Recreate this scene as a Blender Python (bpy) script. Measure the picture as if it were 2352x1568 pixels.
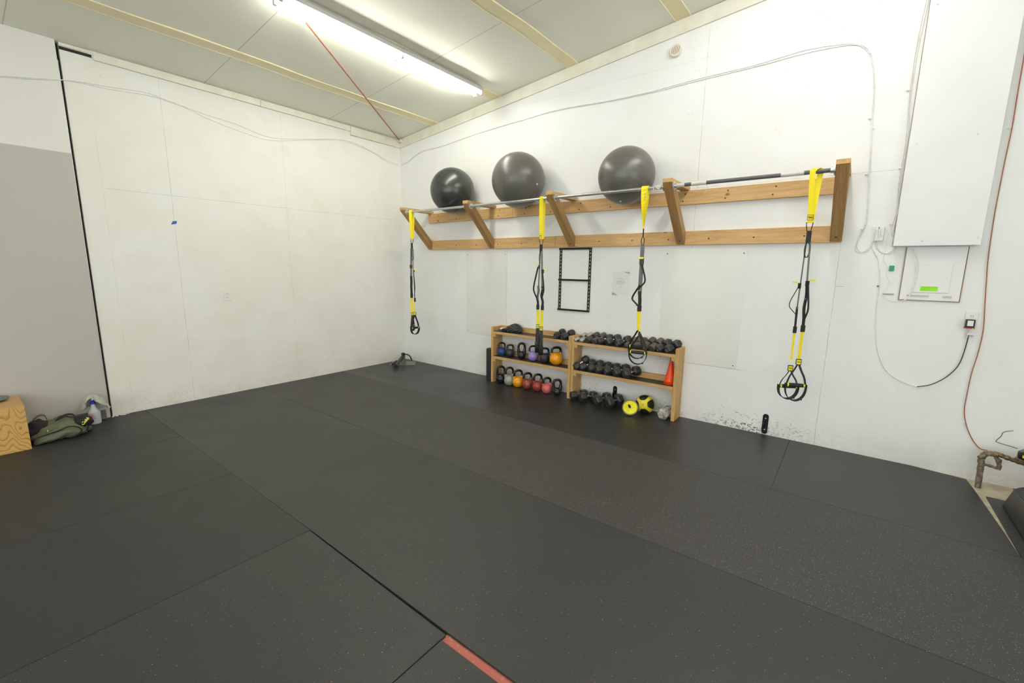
import bpy, bmesh, math, random
from mathutils import Vector, Matrix, noise as mnoise
for o in list(bpy.data.objects): bpy.data.objects.remove(o)
random.seed(7)
scn = bpy.context.scene
COL = scn.collection
PI = math.pi

# ---------------------------------------------------------------- camera
CAM = Vector((6.0638, -4.84245, 1.62))
RIGHT = Vector((0.791707, 0.610775, 0.012418))
DOWN = Vector((0.112751, -0.126114, -0.985587))
FWD = Vector((-0.600406, 0.781697, -0.168711))
FPX = 1006.209
cd = bpy.data.cameras.new('camera'); cam = bpy.data.objects.new('camera', cd); COL.objects.link(cam)
cd.sensor_width = 36.0; cd.lens = FPX / 2352 * 36; cd.clip_start = 0.02; cd.clip_end = 100
cam.matrix_world = Matrix(((RIGHT.x, -DOWN.x, -FWD.x, CAM.x), (RIGHT.y, -DOWN.y, -FWD.y, CAM.y),
                           (RIGHT.z, -DOWN.z, -FWD.z, CAM.z), (0, 0, 0, 1)))
scn.camera = cam

# ---------------------------------------------------------------- world, exposure, lamp strengths
w = bpy.data.worlds.new('world'); scn.world = w; w.use_nodes = True
w.node_tree.nodes['Background'].inputs[0].default_value = (0.9, 0.95, 1, 1)
w.node_tree.nodes['Background'].inputs[1].default_value = 0.0
vs = scn.view_settings
vs.view_transform = 'Standard'; vs.look = 'None'; vs.gamma = 1.0; vs.use_curve_mapping = False
vs.exposure = 0.14
TUBE_LEFT = ((1.0, 0.995, 0.90), 45.0)      # the fixture in the picture
TUBE_RIGHT = ((1.0, 0.99, 0.97), 56.0)
FILL_GLOW = ((0.97, 1.0, 1.0), 2.55)   # fill panes added unseen behind the viewer     # right tubes: its neighbour and an added fill light

ROOM_X, ROOM_Y = 10.4, -9.0
CZ0, CSL = 3.616, 0.100
def ceil_z(x): return CZ0 + CSL * x

def at(px, py, ax, val):
    """point of the place on the plane ax = val that was measured at this picture point"""
    d = RIGHT * (px - 1176) + DOWN * (py - 784) + FWD * FPX
    i = 'xyz'.index(ax)
    return CAM + d * ((val - CAM[i]) / d[i])
def pxm(p): return FPX / (Vector(p) - CAM).dot(FWD)

# ---------------------------------------------------------------- material helpers
class NT:
    def __init__(s, name):
        s.m = bpy.data.materials.new(name); s.m.use_nodes = True
        s.t = s.m.node_tree; s.b = s.t.nodes['Principled BSDF']
        s._c = None
    def n(s, ty, **kw):
        nd = s.t.nodes.new(ty)
        for k, v in kw.items(): setattr(nd, k, v)
        return nd
    def link(s, a, b): s.t.links.new(a, b)
    def setin(s, sock, v):
        if isinstance(v, bpy.types.NodeSocket): s.link(v, sock)
        elif isinstance(v, (tuple, list)): sock.default_value = (*v, 1) if len(v) == 3 and len(sock.default_value) == 4 else v
        else: sock.default_value = v
    def co(s):
        if not s._c: s._c = s.n('ShaderNodeTexCoord').outputs['Object']
        return s._c
    def xyz(s):
        sp = s.n('ShaderNodeSeparateXYZ'); s.link(s.co(), sp.inputs[0]); return sp.outputs
    def map(s, scale=(1, 1, 1), rot=(0, 0, 0), loc=(0, 0, 0)):
        m = s.n('ShaderNodeMapping'); s.link(s.co(), m.inputs[0])
        m.inputs['Scale'].default_value = scale; m.inputs['Rotation'].default_value = rot; m.inputs['Location'].default_value = loc
        return m.outputs[0]
    def math(s, op, a, b=0.0, clamp=False):
        m = s.n('ShaderNodeMath', operation=op, use_clamp=clamp); s.setin(m.inputs[0], a); s.setin(m.inputs[1], b); return m.outputs[0]
    def noise(s, scale, vec=None, detail=3, rough=0.5, dist=0.0):
        m = s.n('ShaderNodeTexNoise'); s.link(vec or s.co(), m.inputs['Vector'])
        m.inputs['Scale'].default_value = scale; m.inputs['Detail'].default_value = detail
        m.inputs['Roughness'].default_value = rough; m.inputs['Distortion'].default_value = dist
        return m.outputs[0]
    def vor(s, scale, vec=None):
        m = s.n('ShaderNodeTexVoronoi'); s.link(vec or s.co(), m.inputs['Vector']); m.inputs['Scale'].default_value = scale
        return m.outputs
    def ramp(s, v, a, b, lo=0.0, hi=1.0):
        m = s.n('ShaderNodeMapRange'); m.clamp = True
        s.setin(m.inputs[0], v); m.inputs[1].default_value = a; m.inputs[2].default_value = b
        m.inputs[3].default_value = lo; m.inputs[4].default_value = hi
        return m.outputs[0]
    def mix(s, f, a, b):
        m = s.n('ShaderNodeMix', data_type='RGBA'); s.setin(m.inputs[0], f); s.setin(m.inputs[6], a); s.setin(m.inputs[7], b)
        return m.outputs[2]
    def bump(s, h, strength=0.3, dist=0.01):
        m = s.n('ShaderNodeBump'); m.inputs['Strength'].default_value = strength; m.inputs['Distance'].default_value = dist
        s.link(h, m.inputs['Height']); s.link(m.outputs[0], s.b.inputs['Normal'])
    def done(s, col=None, rough=0.5, metal=0.0, spec=None):
        if col is not None: s.setin(s.b.inputs['Base Color'], col)
        s.setin(s.b.inputs['Roughness'], rough); s.setin(s.b.inputs['Metallic'], metal)
        if spec is not None: s.b.inputs['Specular IOR Level'].default_value = spec
        return s.m

def simple(name, col, rough=0.5, metal=0.0, var=0.12, scale=30, bump=0.0, spec=None, bscale=None):
    t = NT(name)
    nz = t.noise(scale, detail=4)
    c2 = tuple(max(0, c * (1 - var)) for c in col); c1 = tuple(min(1, c * (1 + var * 0.6)) for c in col)
    c = t.mix(t.ramp(nz, 0.3, 0.7), c1, c2)
    if bump: t.bump(t.noise(bscale or scale * 4, detail=3), bump, 0.003)
    return t.done(c, rough, metal, spec)

def wall_mat(name, base, stain, lines, scuff=0.0, two_tone=None, stain_amt=0.25, marks=True, grain=0.25):
    """painted plywood sheets: lines = [(axis, value, zmin, zmax or (other range), strength)]"""
    t = NT(name); X, Y, Z = t.xyz()
    U = X if name.startswith('wall_right') else Y
    big = t.noise(0.9, detail=5, rough=0.6)
    col = t.mix(t.ramp(big, 0.45, 0.72, 0, stain_amt), base, stain)
    mid = t.noise(3.5, detail=6, rough=0.65)
    col = t.mix(t.ramp(mid, 0.5, 0.8, 0, stain_amt * 0.8), col, stain)
    if two_tone:
        zz, c2 = two_tone
        col = t.mix(t.math('LESS_THAN', Z, zz), col, c2)
    brk = t.ramp(t.noise(9, detail=3), 0.35, 0.6, 0.25, 1.0)
    for ax, v, lo, hi, st in lines:
        A, Bq = (U, Z) if ax == 'v' else (Z, U)
        wob = t.math('MULTIPLY', t.math('SUBTRACT', t.noise(5, detail=2), 0.5), 0.012)
        d = t.math('ABSOLUTE', t.math('SUBTRACT', t.math('ADD', A, wob), v))
        m = t.math('LESS_THAN', d, 0.0022)
        m = t.math('MULTIPLY', m, t.math('MULTIPLY', t.math('GREATER_THAN', Bq, lo), t.math('LESS_THAN', Bq, hi)))
        m = t.math('MULTIPLY', t.math('MULTIPLY', m, brk), st)
        col = t.mix(m, col, (0.30, 0.28, 0.22))
    if marks:   # small nicks
        v = t.vor(11.0, t.map((1, 1, 1.8)))
        sm = t.math('LESS_THAN', v[0], t.math('MULTIPLY', t.noise(2.3, detail=2), 0.085))
        sel = t.math('GREATER_THAN', t.noise(2.1, detail=3), 0.52)
        col = t.mix(t.math('MULTIPLY', t.math('MULTIPLY', sm, sel), 0.5), col, (0.34, 0.31, 0.24))
    if scuff:
        s1 = t.noise(26, t.map((1, 1, 1.3)), detail=6, rough=0.75, dist=1.2)
        patch = t.ramp(t.noise(1.6, t.map((1, 1, 0.4)), detail=2), 0.42, 0.58)
        hgt = t.ramp(Z, 0.02, 0.34, 1.0, 0.0)
        thr = t.math('SUBTRACT', s1, t.math('MULTIPLY', t.math('SUBTRACT', 1.0, hgt), 0.16))
        patch = t.math('MULTIPLY', patch, t.math('MULTIPLY', t.ramp(U, 5.4, 6.2, 1.0, 0.12), t.ramp(U, 1.3, 2.3, 0.04, 1.0) if name.startswith('wall_right') else t.ramp(U, -3.3, -1.5, 1.0, 0.05)))
        k = t.math('MULTIPLY', t.math('MULTIPLY', t.ramp(thr, 0.515, 0.56), patch), scuff)
        col = t.mix(k, col, (0.10, 0.09, 0.08))
        dirt = t.math('MULTIPLY', t.ramp(Z, 0.0, 0.25, 0.30, 0.0), t.ramp(t.noise(4, detail=4), 0.35, 0.65))
        col = t.mix(dirt, col, (0.52, 0.48, 0.38))
    t.bump(t.noise(14, t.map((1, 1, 1.7)), detail=3, rough=0.5), grain, 0.004)
    return t.done(col, 0.55, 0, 0.3)

def rubber_mat(name, fleck=0.0, base=(0.0150, 0.0148, 0.0140), rough=0.5):
    t = NT(name)
    big = t.noise(1.3, detail=5, rough=0.6)
    c = t.mix(t.ramp(big, 0.35, 0.7), base, tuple(b * 1.45 for b in base))
    fine = t.noise(210, detail=3, rough=0.7)
    c = t.mix(t.ramp(fine, 0.47, 0.66, 0, 0.8), c, tuple(b * 3.0 for b in base))
    if fleck:
        v = t.vor(120)
        near = t.math('LESS_THAN', v[0], 0.20)
        sp = t.n('ShaderNodeSeparateColor'); t.link(v[1], sp.inputs[0])
        sel = t.math('GREATER_THAN', sp.outputs[0], 1 - fleck)
        fc = t.mix(sp.outputs[1], (0.42, 0.40, 0.36), (0.30, 0.16, 0.10))
        c = t.mix(t.math('MULTIPLY', near, sel), c, fc)
    t.bump(t.noise(330, detail=2), 0.35, 0.002)
    return t.done(c, t.ramp(big, 0.3, 0.7, rough - 0.05, rough + 0.08), 0, 0.5)

def wood_mat(name, axis, c1, c2, seed=0, sc=1.0, knots=True, rough=0.55, tilt=0.0):
    t = NT(name)
    if tilt: t._c = t.map(rot=(tilt, 0, 0))
    s = [16 * sc] * 3; s['xyz'.index(axis)] = 1.0 * sc
    m = t.map(tuple(s), loc=(seed * 3.1, seed * 1.7, seed * 0.9))
    g = t.noise(2.2, m, detail=6, rough=0.6, dist=0.6)
    c = t.mix(t.ramp(g, 0.32, 0.68), c1, c2)
    fine = t.noise(11, m, detail=3)
    c = t.mix(t.ramp(fine, 0.5, 0.75, 0, 0.45), c, tuple(k * 0.62 for k in c2))
    if knots:
        s2 = [3.4] * 3; s2['xyz'.index(axis)] = 2.2
        v = t.vor(1.6, t.map(tuple(s2), loc=(seed, seed, seed)))
        c = t.mix(t.ramp(v[0], 0.05, 0.10, 0.8, 0.0), c, (0.16, 0.07, 0.025))
    t.bump(fine, 0.15, 0.002)
    return t.done(c, rough, 0, 0.35)

PINE1, PINE2 = (0.68, 0.44, 0.19), (0.50, 0.29, 0.105)
M = {}
M['wall_r'] = wall_mat('wall_right_paint', (0.86, 0.865, 0.85), (0.72, 0.70, 0.62),
    [('v', 4.70, 1.7, 3.9, 0.5), ('v', 5.945, 0, 2.43, 0.55), ('v', 2.242, 0, 1.9, 0.4), ('h', 2.43, 3.0, 6.3, 0.45),
     ('h', 3.65, 2.5, 6.3, 0.25), ('v', 1.02, 0, 3.5, 0.12), ('h', 0.615, 1.4, 5.3, 0.35)], scuff=1.0, grain=0.35)
M['wall_l'] = wall_mat('wall_left_paint', (0.83, 0.83, 0.775), (0.72, 0.64, 0.50),
    [('v', -3.155, 0, 3.55, 0.5), ('v', -1.895, 0, 3.5, 0.28), ('h', 2.345, -3.7, 0, 0.5), ('v', -3.72, 0, 2.9, 0.2)], scuff=0.35, stain_amt=0.35, grain=0.2)
M['wall_g'] = wall_mat('wall_left_grey_paint', (0.76, 0.755, 0.70), (0.70, 0.67, 0.60), [], scuff=0.0, two_tone=(2.63, (0.50, 0.475, 0.43)), stain_amt=0.2, grain=0.08)
M['wall_p'] = wall_mat('wall_plain_paint', (0.80, 0.80, 0.77), (0.72, 0.70, 0.62), [], stain_amt=0.2)
def ceiling_mat():
    t = NT('ceiling_liner'); X, Y, Z = t.xyz()
    c = t.mix(t.ramp(t.noise(0.8, detail=4), 0.35, 0.7), (0.91, 0.91, 0.79), (0.86, 0.86, 0.74))
    for v in (-1.23, -2.73, -4.23, -5.73):
        d = t.math('ABSOLUTE', t.math('SUBTRACT', Y, v))
        c = t.mix(t.math('MULTIPLY', t.math('LESS_THAN', d, 0.004), 0.5), c, (0.30, 0.29, 0.22))
    t.bump(t.noise(3, detail=3), 0.25, 0.03)
    return t.done(c, 0.6, 0, 0.3)
M['ceil'] = ceiling_mat()
M['batten'] = simple('ceiling_batten_paint', (0.90, 0.80, 0.50), 0.4, var=0.06, scale=4)
M['trim'] = simple('trim_paint', (0.80, 0.78, 0.66), 0.5, var=0.10, scale=5)
M['dark'] = simple('dark_recess', (0.03, 0.028, 0.024), 0.9, var=0.2)
M['mat_plain'] = rubber_mat('rubber_plain', 0.0)
M['mat_worn'] = rubber_mat('rubber_worn', 0.04, (0.0172, 0.0170, 0.0162), 0.46)
M['mat_fleck'] = rubber_mat('rubber_flecked', 0.32, (0.0245, 0.0238, 0.0224), 0.52)
M['mat_dark'] = rubber_mat('rubber_smooth', 0.03, (0.0150, 0.0150, 0.0148), 0.36)
M['liner'] = rubber_mat('shelf_rubber', 0.0, (0.022, 0.022, 0.020), 0.5)
def slab_mat():
    t = NT('concrete_slab'); X, Y, Z = t.xyz()
    c = t.mix(t.ramp(t.noise(9, detail=6), 0.35, 0.65), (0.62, 0.56, 0.42), (0.40, 0.34, 0.24))
    red = t.mix(t.ramp(t.noise(40, detail=4), 0.60, 0.68), (0.46, 0.13, 0.095), (0.50, 0.38, 0.28))
    band = t.math('MULTIPLY', t.math('LESS_THAN', Y, -3.60), t.math('GREATER_THAN', Y, -3.75))
    gap_shade = t.math('MULTIPLY', t.math('LESS_THAN', X, 4.80), t.math('LESS_THAN', Y, -1.0))  # slab coloured black here to stand for shadow in the mat gaps
    c = t.mix(gap_shade, c, (0.015, 0.014, 0.012)); band = t.math('MULTIPLY', band, t.math('GREATER_THAN', X, 4.80))
    c = t.mix(band, c, red)
    t.bump(t.noise(30, detail=4), 0.3, 0.004)
    return t.done(c, 0.7)
M['slab'] = slab_mat()
for i, a in enumerate('xyz'):
    M['pine_' + a] = wood_mat('pine_' + a, a, PINE1, PINE2, i)
M['rail'] = wood_mat('pine_rail', 'x', (0.72, 0.47, 0.22), (0.56, 0.33, 0.13), 5)
M['strut'] = wood_mat('strut_wood_shaded', 'z', (0.47, 0.285, 0.115), (0.32, 0.175, 0.06), 2, 1.0, knots=False, tilt=-PI / 4)  # wood colour darkened for the shade on the strut undersides
def ply_mat():
    t = NT('plywood_figured')
    n1 = t.noise(1.5, t.map((1.0, 2.2, 1.1), loc=(0.3, 0.75, 0.2)), detail=2, rough=0.35, dist=0.35)
    jag = t.math('MULTIPLY', t.noise(60, t.map((1, 1, 0.5)), detail=3), 0.018)
    rg = t.math('FRACT', t.math('MULTIPLY', t.math('ADD', n1, jag), 30.0))
    k = t.math('MULTIPLY', t.ramp(rg, 0.0, 0.38, 1.0, 0.0), t.ramp(t.noise(3, detail=3), 0.3, 0.6, 0.55, 1))
    c = t.mix(k, (0.62, 0.37, 0.12), (0.25, 0.105, 0.012))
    return t.done(c, 0.5, 0, 0.35)
M['ply'] = ply_mat()
M['galv'] = simple('galvanised_steel', (0.62, 0.63, 0.62), 0.38, 0.9, 0.2, 40)
M['tape'] = simple('athletic_tape', (0.66, 0.64, 0.56), 0.8)
M['blackpipe'] = simple('black_grip_tape', (0.10, 0.10, 0.105), 0.6)
M['screw'] = simple('dark_screw', (0.05, 0.035, 0.025), 0.5, 0.5)
M['chrome'] = simple('chrome', (0.75, 0.74, 0.72), 0.2, 1.0, 0.08)
M['rubber'] = simple('black_hex_rubber', (0.034, 0.034, 0.035), 0.36, var=0.2, scale=60, bump=0.15)
M['neoprene'] = simple('dark_grey_neoprene', (0.030, 0.031, 0.032), 0.62, var=0.2, scale=60, bump=0.2)
M['oldiron'] = simple('worn_grey_iron', (0.115, 0.105, 0.09), 0.5, 0.35, 0.45, 35, bump=0.3)
M['rustiron'] = simple('rusty_iron', (0.10, 0.078, 0.06), 0.55, 0.3, 0.5, 30, bump=0.3)
def chip(name, a, b, sc=45, th=0.5, rough=0.45, metal=0.2):
    t = NT(name); n = t.noise(sc, detail=5, rough=0.7)
    c = t.mix(t.ramp(n, th - 0.04, th + 0.04), a, b); t.bump(n, 0.25, 0.003)
    return t.done(c, rough, metal)
M['silveriron'] = chip('chipped_silver_iron', (0.50, 0.49, 0.44), (0.16, 0.13, 0.10), 50, 0.55, 0.4, 0.5)
M['whiteiron'] = chip('chipped_white_iron', (0.52, 0.51, 0.47), (0.22, 0.17, 0.13), 26, 0.54, 0.5, 0.1)
M['number'] = simple('worn_number', (0.075, 0.075, 0.072), 0.5)
M['numwhite'] = simple('pale_number', (0.32, 0.32, 0.30), 0.5)
M['blackpaint'] = simple('gloss_black_paint', (0.012, 0.011, 0.010), 0.18, var=0.2)
def enamel(name, c, rough=0.22): return simple(name, c, rough, 0, 0.12, 25)
M['kb_black'] = enamel('kettlebell_black', (0.016, 0.016, 0.018))
M['kb_matte'] = enamel('kettlebell_charcoal', (0.026, 0.027, 0.03), 0.45)
M['kb_blue'] = enamel('kettlebell_blue', (0.018, 0.06, 0.21), 0.4)
M['kb_purple'] = enamel('kettlebell_purple', (0.31, 0.23, 0.52))
M['kb_orange'] = enamel('kettlebell_orange', (0.82, 0.33, 0.008))
M['kb_grey'] = enamel('kettlebell_grey', (0.33, 0.34, 0.29))
M['kb_brown'] = enamel('kettlebell_brown', (0.28, 0.060, 0.035))
M['kb_red'] = enamel('kettlebell_red', (0.30, 0.045, 0.035))
M['kb_pink'] = enamel('kettlebell_pink', (0.62, 0.13, 0.13))
M['yellow'] = simple('yellow_webbing', (0.93, 0.76, 0.005), 0.6, 0, 0.06, 120)
M['yellowp'] = simple('yellow_plastic', (0.86, 0.78, 0.01), 0.35, 0, 0.05)
M['web'] = simple('black_webbing', (0.016, 0.016, 0.015), 0.7, 0, 0.2, 200, bump=0.2)
M['webg'] = simple('grey_webbing', (0.17, 0.17, 0.165), 0.65, 0, 0.15, 200, bump=0.2)
M['foam'] = simple('black_foam', (0.020, 0.020, 0.021), 0.75, 0, 0.2, 100, bump=0.2)
M['blackmetal'] = simple('black_metal', (0.012, 0.012, 0.011), 0.35, 0.3)
M['cone'] = enamel('cone_orange', (0.88, 0.075, 0.008), 0.35)
M['whiteplastic'] = simple('white_plastic', (0.80, 0.80, 0.76), 0.35, 0, 0.05)
M['board'] = simple('white_board', (0.80, 0.80, 0.755), 0.3, 0, 0.03, 3, spec=0.5)
M['paper'] = simple('paper', (0.80, 0.81, 0.80), 0.5, 0, 0.03)
M['ink'] = simple('ink', (0.12, 0.12, 0.12), 0.7)
M['inkgrey'] = simple('ink_grey', (0.42, 0.47, 0.48), 0.7)
M['panelpaint'] = simple('white_panel_paint', (0.84, 0.845, 0.83), 0.5, 0, 0.03, 3)
M['recess'] = simple('pale_recess', (0.55, 0.55, 0.53), 0.5, 0, 0.03)
M['brownedge'] = simple('raw_wood_edge', (0.34, 0.22, 0.12), 0.7)
M['lime'] = simple('lime_label', (0.36, 0.86, 0.03), 0.6, 0, 0.03)
M['green'] = simple('green_label', (0.03, 0.30, 0.14), 0.5)
M['cable'] = simple('white_cable', (0.80, 0.80, 0.77), 0.4)
M['blackcable'] = simple('black_cable', (0.03, 0.03, 0.03), 0.4)
M['orangerope'] = simple('orange_rope', (0.40, 0.13, 0.06), 0.6, 0, 0.3, 90)
M['redrod'] = simple('red_oxide_rod', (0.36, 0.12, 0.07), 0.5, 0, 0.2)
M['red'] = simple('red_plastic', (0.55, 0.05, 0.02), 0.4)
M['iron'] = chip('scaly_iron_pipe', (0.17, 0.13, 0.095), (0.36, 0.29, 0.21), 60, 0.55, 0.6, 0.2)
M['brass'] = chip('tarnished_brass', (0.22, 0.17, 0.07), (0.12, 0.09, 0.05), 40, 0.5, 0.45, 0.5)
M['greyplastic'] = simple('grey_plastic', (0.13, 0.13, 0.13), 0.4)
M['bin'] = simple('black_bin_plastic', (0.022, 0.022, 0.022), 0.33, 0, 0.15, 10)
M['fixture'] = simple('fixture_enamel', (0.52, 0.52, 0.49), 0.35, 0, 0.05)
M['olive'] = simple('olive_fabric', (0.125, 0.135, 0.085), 0.8, 0, 0.2, 14, bump=0.4, bscale=300)
M['blackfabric'] = simple('black_fabric', (0.012, 0.011, 0.010), 0.75, 0, 0.3, 40, bump=0.3)
M['greycloth'] = simple('grey_rag', (0.46, 0.47, 0.42), 0.9, 0, 0.15, 20, bump=0.3)
M['greyfabric'] = simple('charcoal_jacket', (0.045, 0.045, 0.043), 0.6, 0, 0.35, 30, bump=0.5)
M['cushion'] = simple('slate_cushion', (0.16, 0.17, 0.19), 0.6, 0, 0.1, 20)
M['greybase'] = simple('grey_vinyl', (0.13, 0.13, 0.14), 0.45, 0, 0.08)
M['blue'] = simple('blue_plastic', (0.02, 0.05, 0.45), 0.4)
M['bluetape'] = simple('blue_tape', (0.03, 0.12, 0.45), 0.7)
M['redprint'] = simple('red_print', (0.75, 0.16, 0.16), 0.5)
def bottle_mat():
    t = NT('frosted_bottle'); t.b.inputs['Transmission Weight'].default_value = 0.35
    return t.done((0.78, 0.78, 0.80), 0.35)
M['bottle'] = bottle_mat()
M['palesteel'] = simple('worn_steel_plate', (0.22, 0.22, 0.205), 0.4, 0.6, 0.2, 25)
M['landmine'] = simple('dark_grey_steel', (0.055, 0.055, 0.053), 0.4, 0.3)
M['led'] = simple('green_led', (0.2, 0.9, 0.05), 0.4)
def ball_mat(name, c, rough, sc):
    t = NT(name)
    wv = t.n('ShaderNodeTexWave', wave_type='RINGS', rings_direction='X', wave_profile='SAW'); t.link(t.co(), wv.inputs[0])
    wv.inputs['Scale'].default_value = sc; wv.inputs['Distortion'].default_value = 0.4; wv.inputs['Detail'].default_value = 1.5
    c2 = t.mix(t.ramp(wv.outputs[1], 0, 0.10, 0.5, 0), c, tuple(k * 0.45 for k in c))
    t.bump(t.ramp(wv.outputs[1], 0, 0.12), 0.10, 0.004)
    return t.done(c2, rough, 0.0, 0.6)
M['ball_black'] = ball_mat('ball_black_vinyl', (0.034, 0.037, 0.035), 0.26, 12)
M['ball_grey'] = ball_mat('ball_grey_vinyl', (0.115, 0.111, 0.096), 0.33, 12)
def emit(name, c, s):
    m = bpy.data.materials.new(name); m.use_nodes = True; nt = m.node_tree
    b = nt.nodes['Principled BSDF']; b.inputs['Base Color'].default_value = (0.9, 0.9, 0.9, 1)
    b.inputs['Emission Color'].default_value = (*c, 1); b.inputs['Emission Strength'].default_value = s
    return m
M['tubeL'] = emit('fluorescent_tube_glow', *TUBE_LEFT)
M['tubeR'] = emit('fluorescent_tube_glow_white', *TUBE_RIGHT)
M['glow'] = emit('fill_pane_glow', *FILL_GLOW)  # emission of the added fill panes
def medball_mat():
    t = NT('medicine_ball_two_tone')
    return t.done((0.72, 0.62, 0.02), 0.45)
M['medyellow'] = medball_mat()

# ---------------------------------------------------------------- mesh helpers
def mk(): return bmesh.new()
def box(bm, x0, x1, y0, y1, z0, z1, mtx=None):
    x0, x1 = min(x0, x1), max(x0, x1); y0, y1 = min(y0, y1), max(y0, y1); z0, z1 = min(z0, z1), max(z0, z1)
    v = [bm.verts.new(c) for c in ((x0, y0, z0), (x1, y0, z0), (x1, y1, z0), (x0, y1, z0), (x0, y0, z1), (x1, y0, z1), (x1, y1, z1), (x0, y1, z1))]
    if mtx:
        for q in v: q.co = mtx @ q.co
    for f in ((0, 3, 2, 1), (4, 5, 6, 7), (0, 1, 5, 4), (1, 2, 6, 5), (2, 3, 7, 6), (3, 0, 4, 7)):
        bm.faces.new([v[i] for i in f])
    return bm
def prism(bm, poly, ax, a, b, mtx=None):
    """extrude a 2-D polygon along ax from a to b; poly holds the two other coordinates in xyz order"""
    def mkv(p, t):
        c = {'x': (t, p[0], p[1]), 'y': (p[0], t, p[1]), 'z': (p[0], p[1], t)}[ax]
        q = Vector(c)
        return bm.verts.new(mtx @ q if mtx else q)
    A = [mkv(p, a) for p in poly]; B = [mkv(p, b) for p in poly]; n = len(poly)
    bm.faces.new(A); bm.faces.new(B[::-1])
    for i in range(n): bm.faces.new([A[i], B[i], B[(i + 1) % n], A[(i + 1) % n]])
    return bm
def rings(bm, rr, cap=True, close=False):
    """rr: list of rings (lists of Vector)"""
    V = [[bm.verts.new(p) for p in r] for r in rr]
    n = len(V[0]); m = len(V)
    for k in range(m - 1 + (1 if close else 0)):
        a, b = V[k], V[(k + 1) % m]
        for i in range(n): bm.faces.new([a[i], a[(i + 1) % n], b[(i + 1) % n], b[i]])
    if cap and not close:
        if n > 2: bm.faces.new(V[0][::-1]); bm.faces.new(V[-1])
    return bm
def sweep(bm, pts, r, seg=8, closed=False, up=None):
    pts = [Vector(p) for p in pts]; n = len(pts)
    if not isinstance(r, (list, tuple)): r = [r] * n
    out = []; prev = None
    for i, p in enumerate(pts):
        if closed: d = pts[(i + 1) % n] - pts[i - 1]
        else: d = pts[min(i + 1, n - 1)] - pts[max(i - 1, 0)]
        d.normalize()
        if prev is None:
            u = Vector((0, 0, 1)) if abs(d.z) < 0.9 else Vector((1, 0, 0))
            u = (u - d * u.dot(d)).normalized()
        else:
            u = prev - d * prev.dot(d)
            u = u.normalized() if u.length > 1e-6 else d.orthogonal().normalized()
        prev = u; v = d.cross(u)
        out.append([p + (u * math.cos(2 * PI * k / seg) + v * math.sin(2 * PI * k / seg)) * r[i] for k in range(seg)])
    return rings(bm, out, close=closed)
def ribbon(bm, pts, width, thick, side, closed=False):
    pts = [Vector(p) for p in pts]; n = len(pts)
    W = width if isinstance(width, list) else [width] * n
    S = [Vector(s) for s in side] if isinstance(side, list) else [Vector(side)] * n
    out = []
    for i, p in enumerate(pts):
        if closed: d = pts[(i + 1) % n] - pts[i - 1]
        else: d = pts[min(i + 1, n - 1)] - pts[max(i - 1, 0)]
        d.normalize(); s = S[i] - d * S[i].dot(d); s.normalize(); nn = d.cross(s)
        a, b = s * W[i] / 2, nn * thick / 2
        out.append([p - a - b, p + a - b, p + a + b, p - a + b])
    return rings(bm, out, close=closed)
def lathe(bm, prof, seg=24, mtx=None, cap=True):
    """profile of (radius, height) about local z"""
    rr = []
    for r, z in prof:
        ring = [Vector((max(r, 1e-5) * math.cos(2 * PI * k / seg), max(r, 1e-5) * math.sin(2 * PI * k / seg), z)) for k in range(seg)]
        rr.append([mtx @ p for p in ring] if mtx else ring)
    return rings(bm, rr, cap=cap)
def smooth_path(pts, n=6):
    pts = [Vector(p) for p in pts]; P = [pts[0]] + pts + [pts[-1]]; out = []
    for i in range(1, len(P) - 2):
        a, b, c, d = P[i - 1], P[i], P[i + 1], P[i + 2]
        for k in range(n):
            t = k / n
            out.append(0.5 * ((2 * b) + (c - a) * t + (2 * a - 5 * b + 4 * c - d) * t * t + (3 * b - a - 3 * c + d) * t ** 3))
    out.append(pts[-1]); return out
def blob(bm, c, r, amp=0.15, freq=3.0, seed=0, sub=4, floor=None, mtx=None):
    v0 = len(bm.verts)
    res = bmesh.ops.create_icosphere(bm, subdivisions=sub, radius=1.0)
    for v in res['verts']:
        d = v.co.normalized()
        k = 1 + amp * mnoise.fractal(d * freq + Vector((seed, seed * 2, seed * 3)), 1.0, 2.0, 3)
        p = Vector((d.x * r[0] * k, d.y * r[1] * k, d.z * r[2] * k))
        if mtx: p = mtx @ p
        p += Vector(c)
        if floor is not None and p.z < floor: p.z = floor + (p.z - floor) * 0.02
        v.co = p
    return bm
def lookrot(direction, up=(0, 0, 1)):
    """matrix whose local z points along direction"""
    z = Vector(direction).normalized(); u = Vector(up)
    if abs(z.dot(u)) > 0.99: u = Vector((0, 1, 0))
    x = u.cross(z).normalized(); y = z.cross(x)
    return Matrix((x, y, z)).transposed().to_4x4()

MW = {}
def obj(name, bm, mats, parent=None, smooth=False, bevel=0.0, angle=40):
    bmesh.ops.recalc_face_normals(bm, faces=bm.faces)
    me = bpy.data.meshes.new(name)
    if parent is not None: bm.transform(MW[parent].inverted())
    bm.to_mesh(me); bm.free()
    if not isinstance(mats, (list, tuple)): mats = [mats]
    for m in mats: me.materials.append(m if not isinstance(m, str) else M[m])
    if smooth:
        for p in me.polygons: p.use_smooth = True
        try: me.set_sharp_from_angle(angle=math.radians(angle))
        except Exception: pass
    o = bpy.data.objects.new(name, me); COL.objects.link(o)
    if parent is not None: o.parent = parent; MW[o] = MW[parent]
    else: MW[o] = Matrix.Identity(4)
    if bevel:
        b = o.modifiers.new('bevel', 'BEVEL'); b.width = bevel; b.segments = 2; b.limit_method = 'ANGLE'
    return o
def tag(o, label, cat, group=None):
    o['label'] = label; o['category'] = cat
    if group: o['group'] = group
    return o
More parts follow.
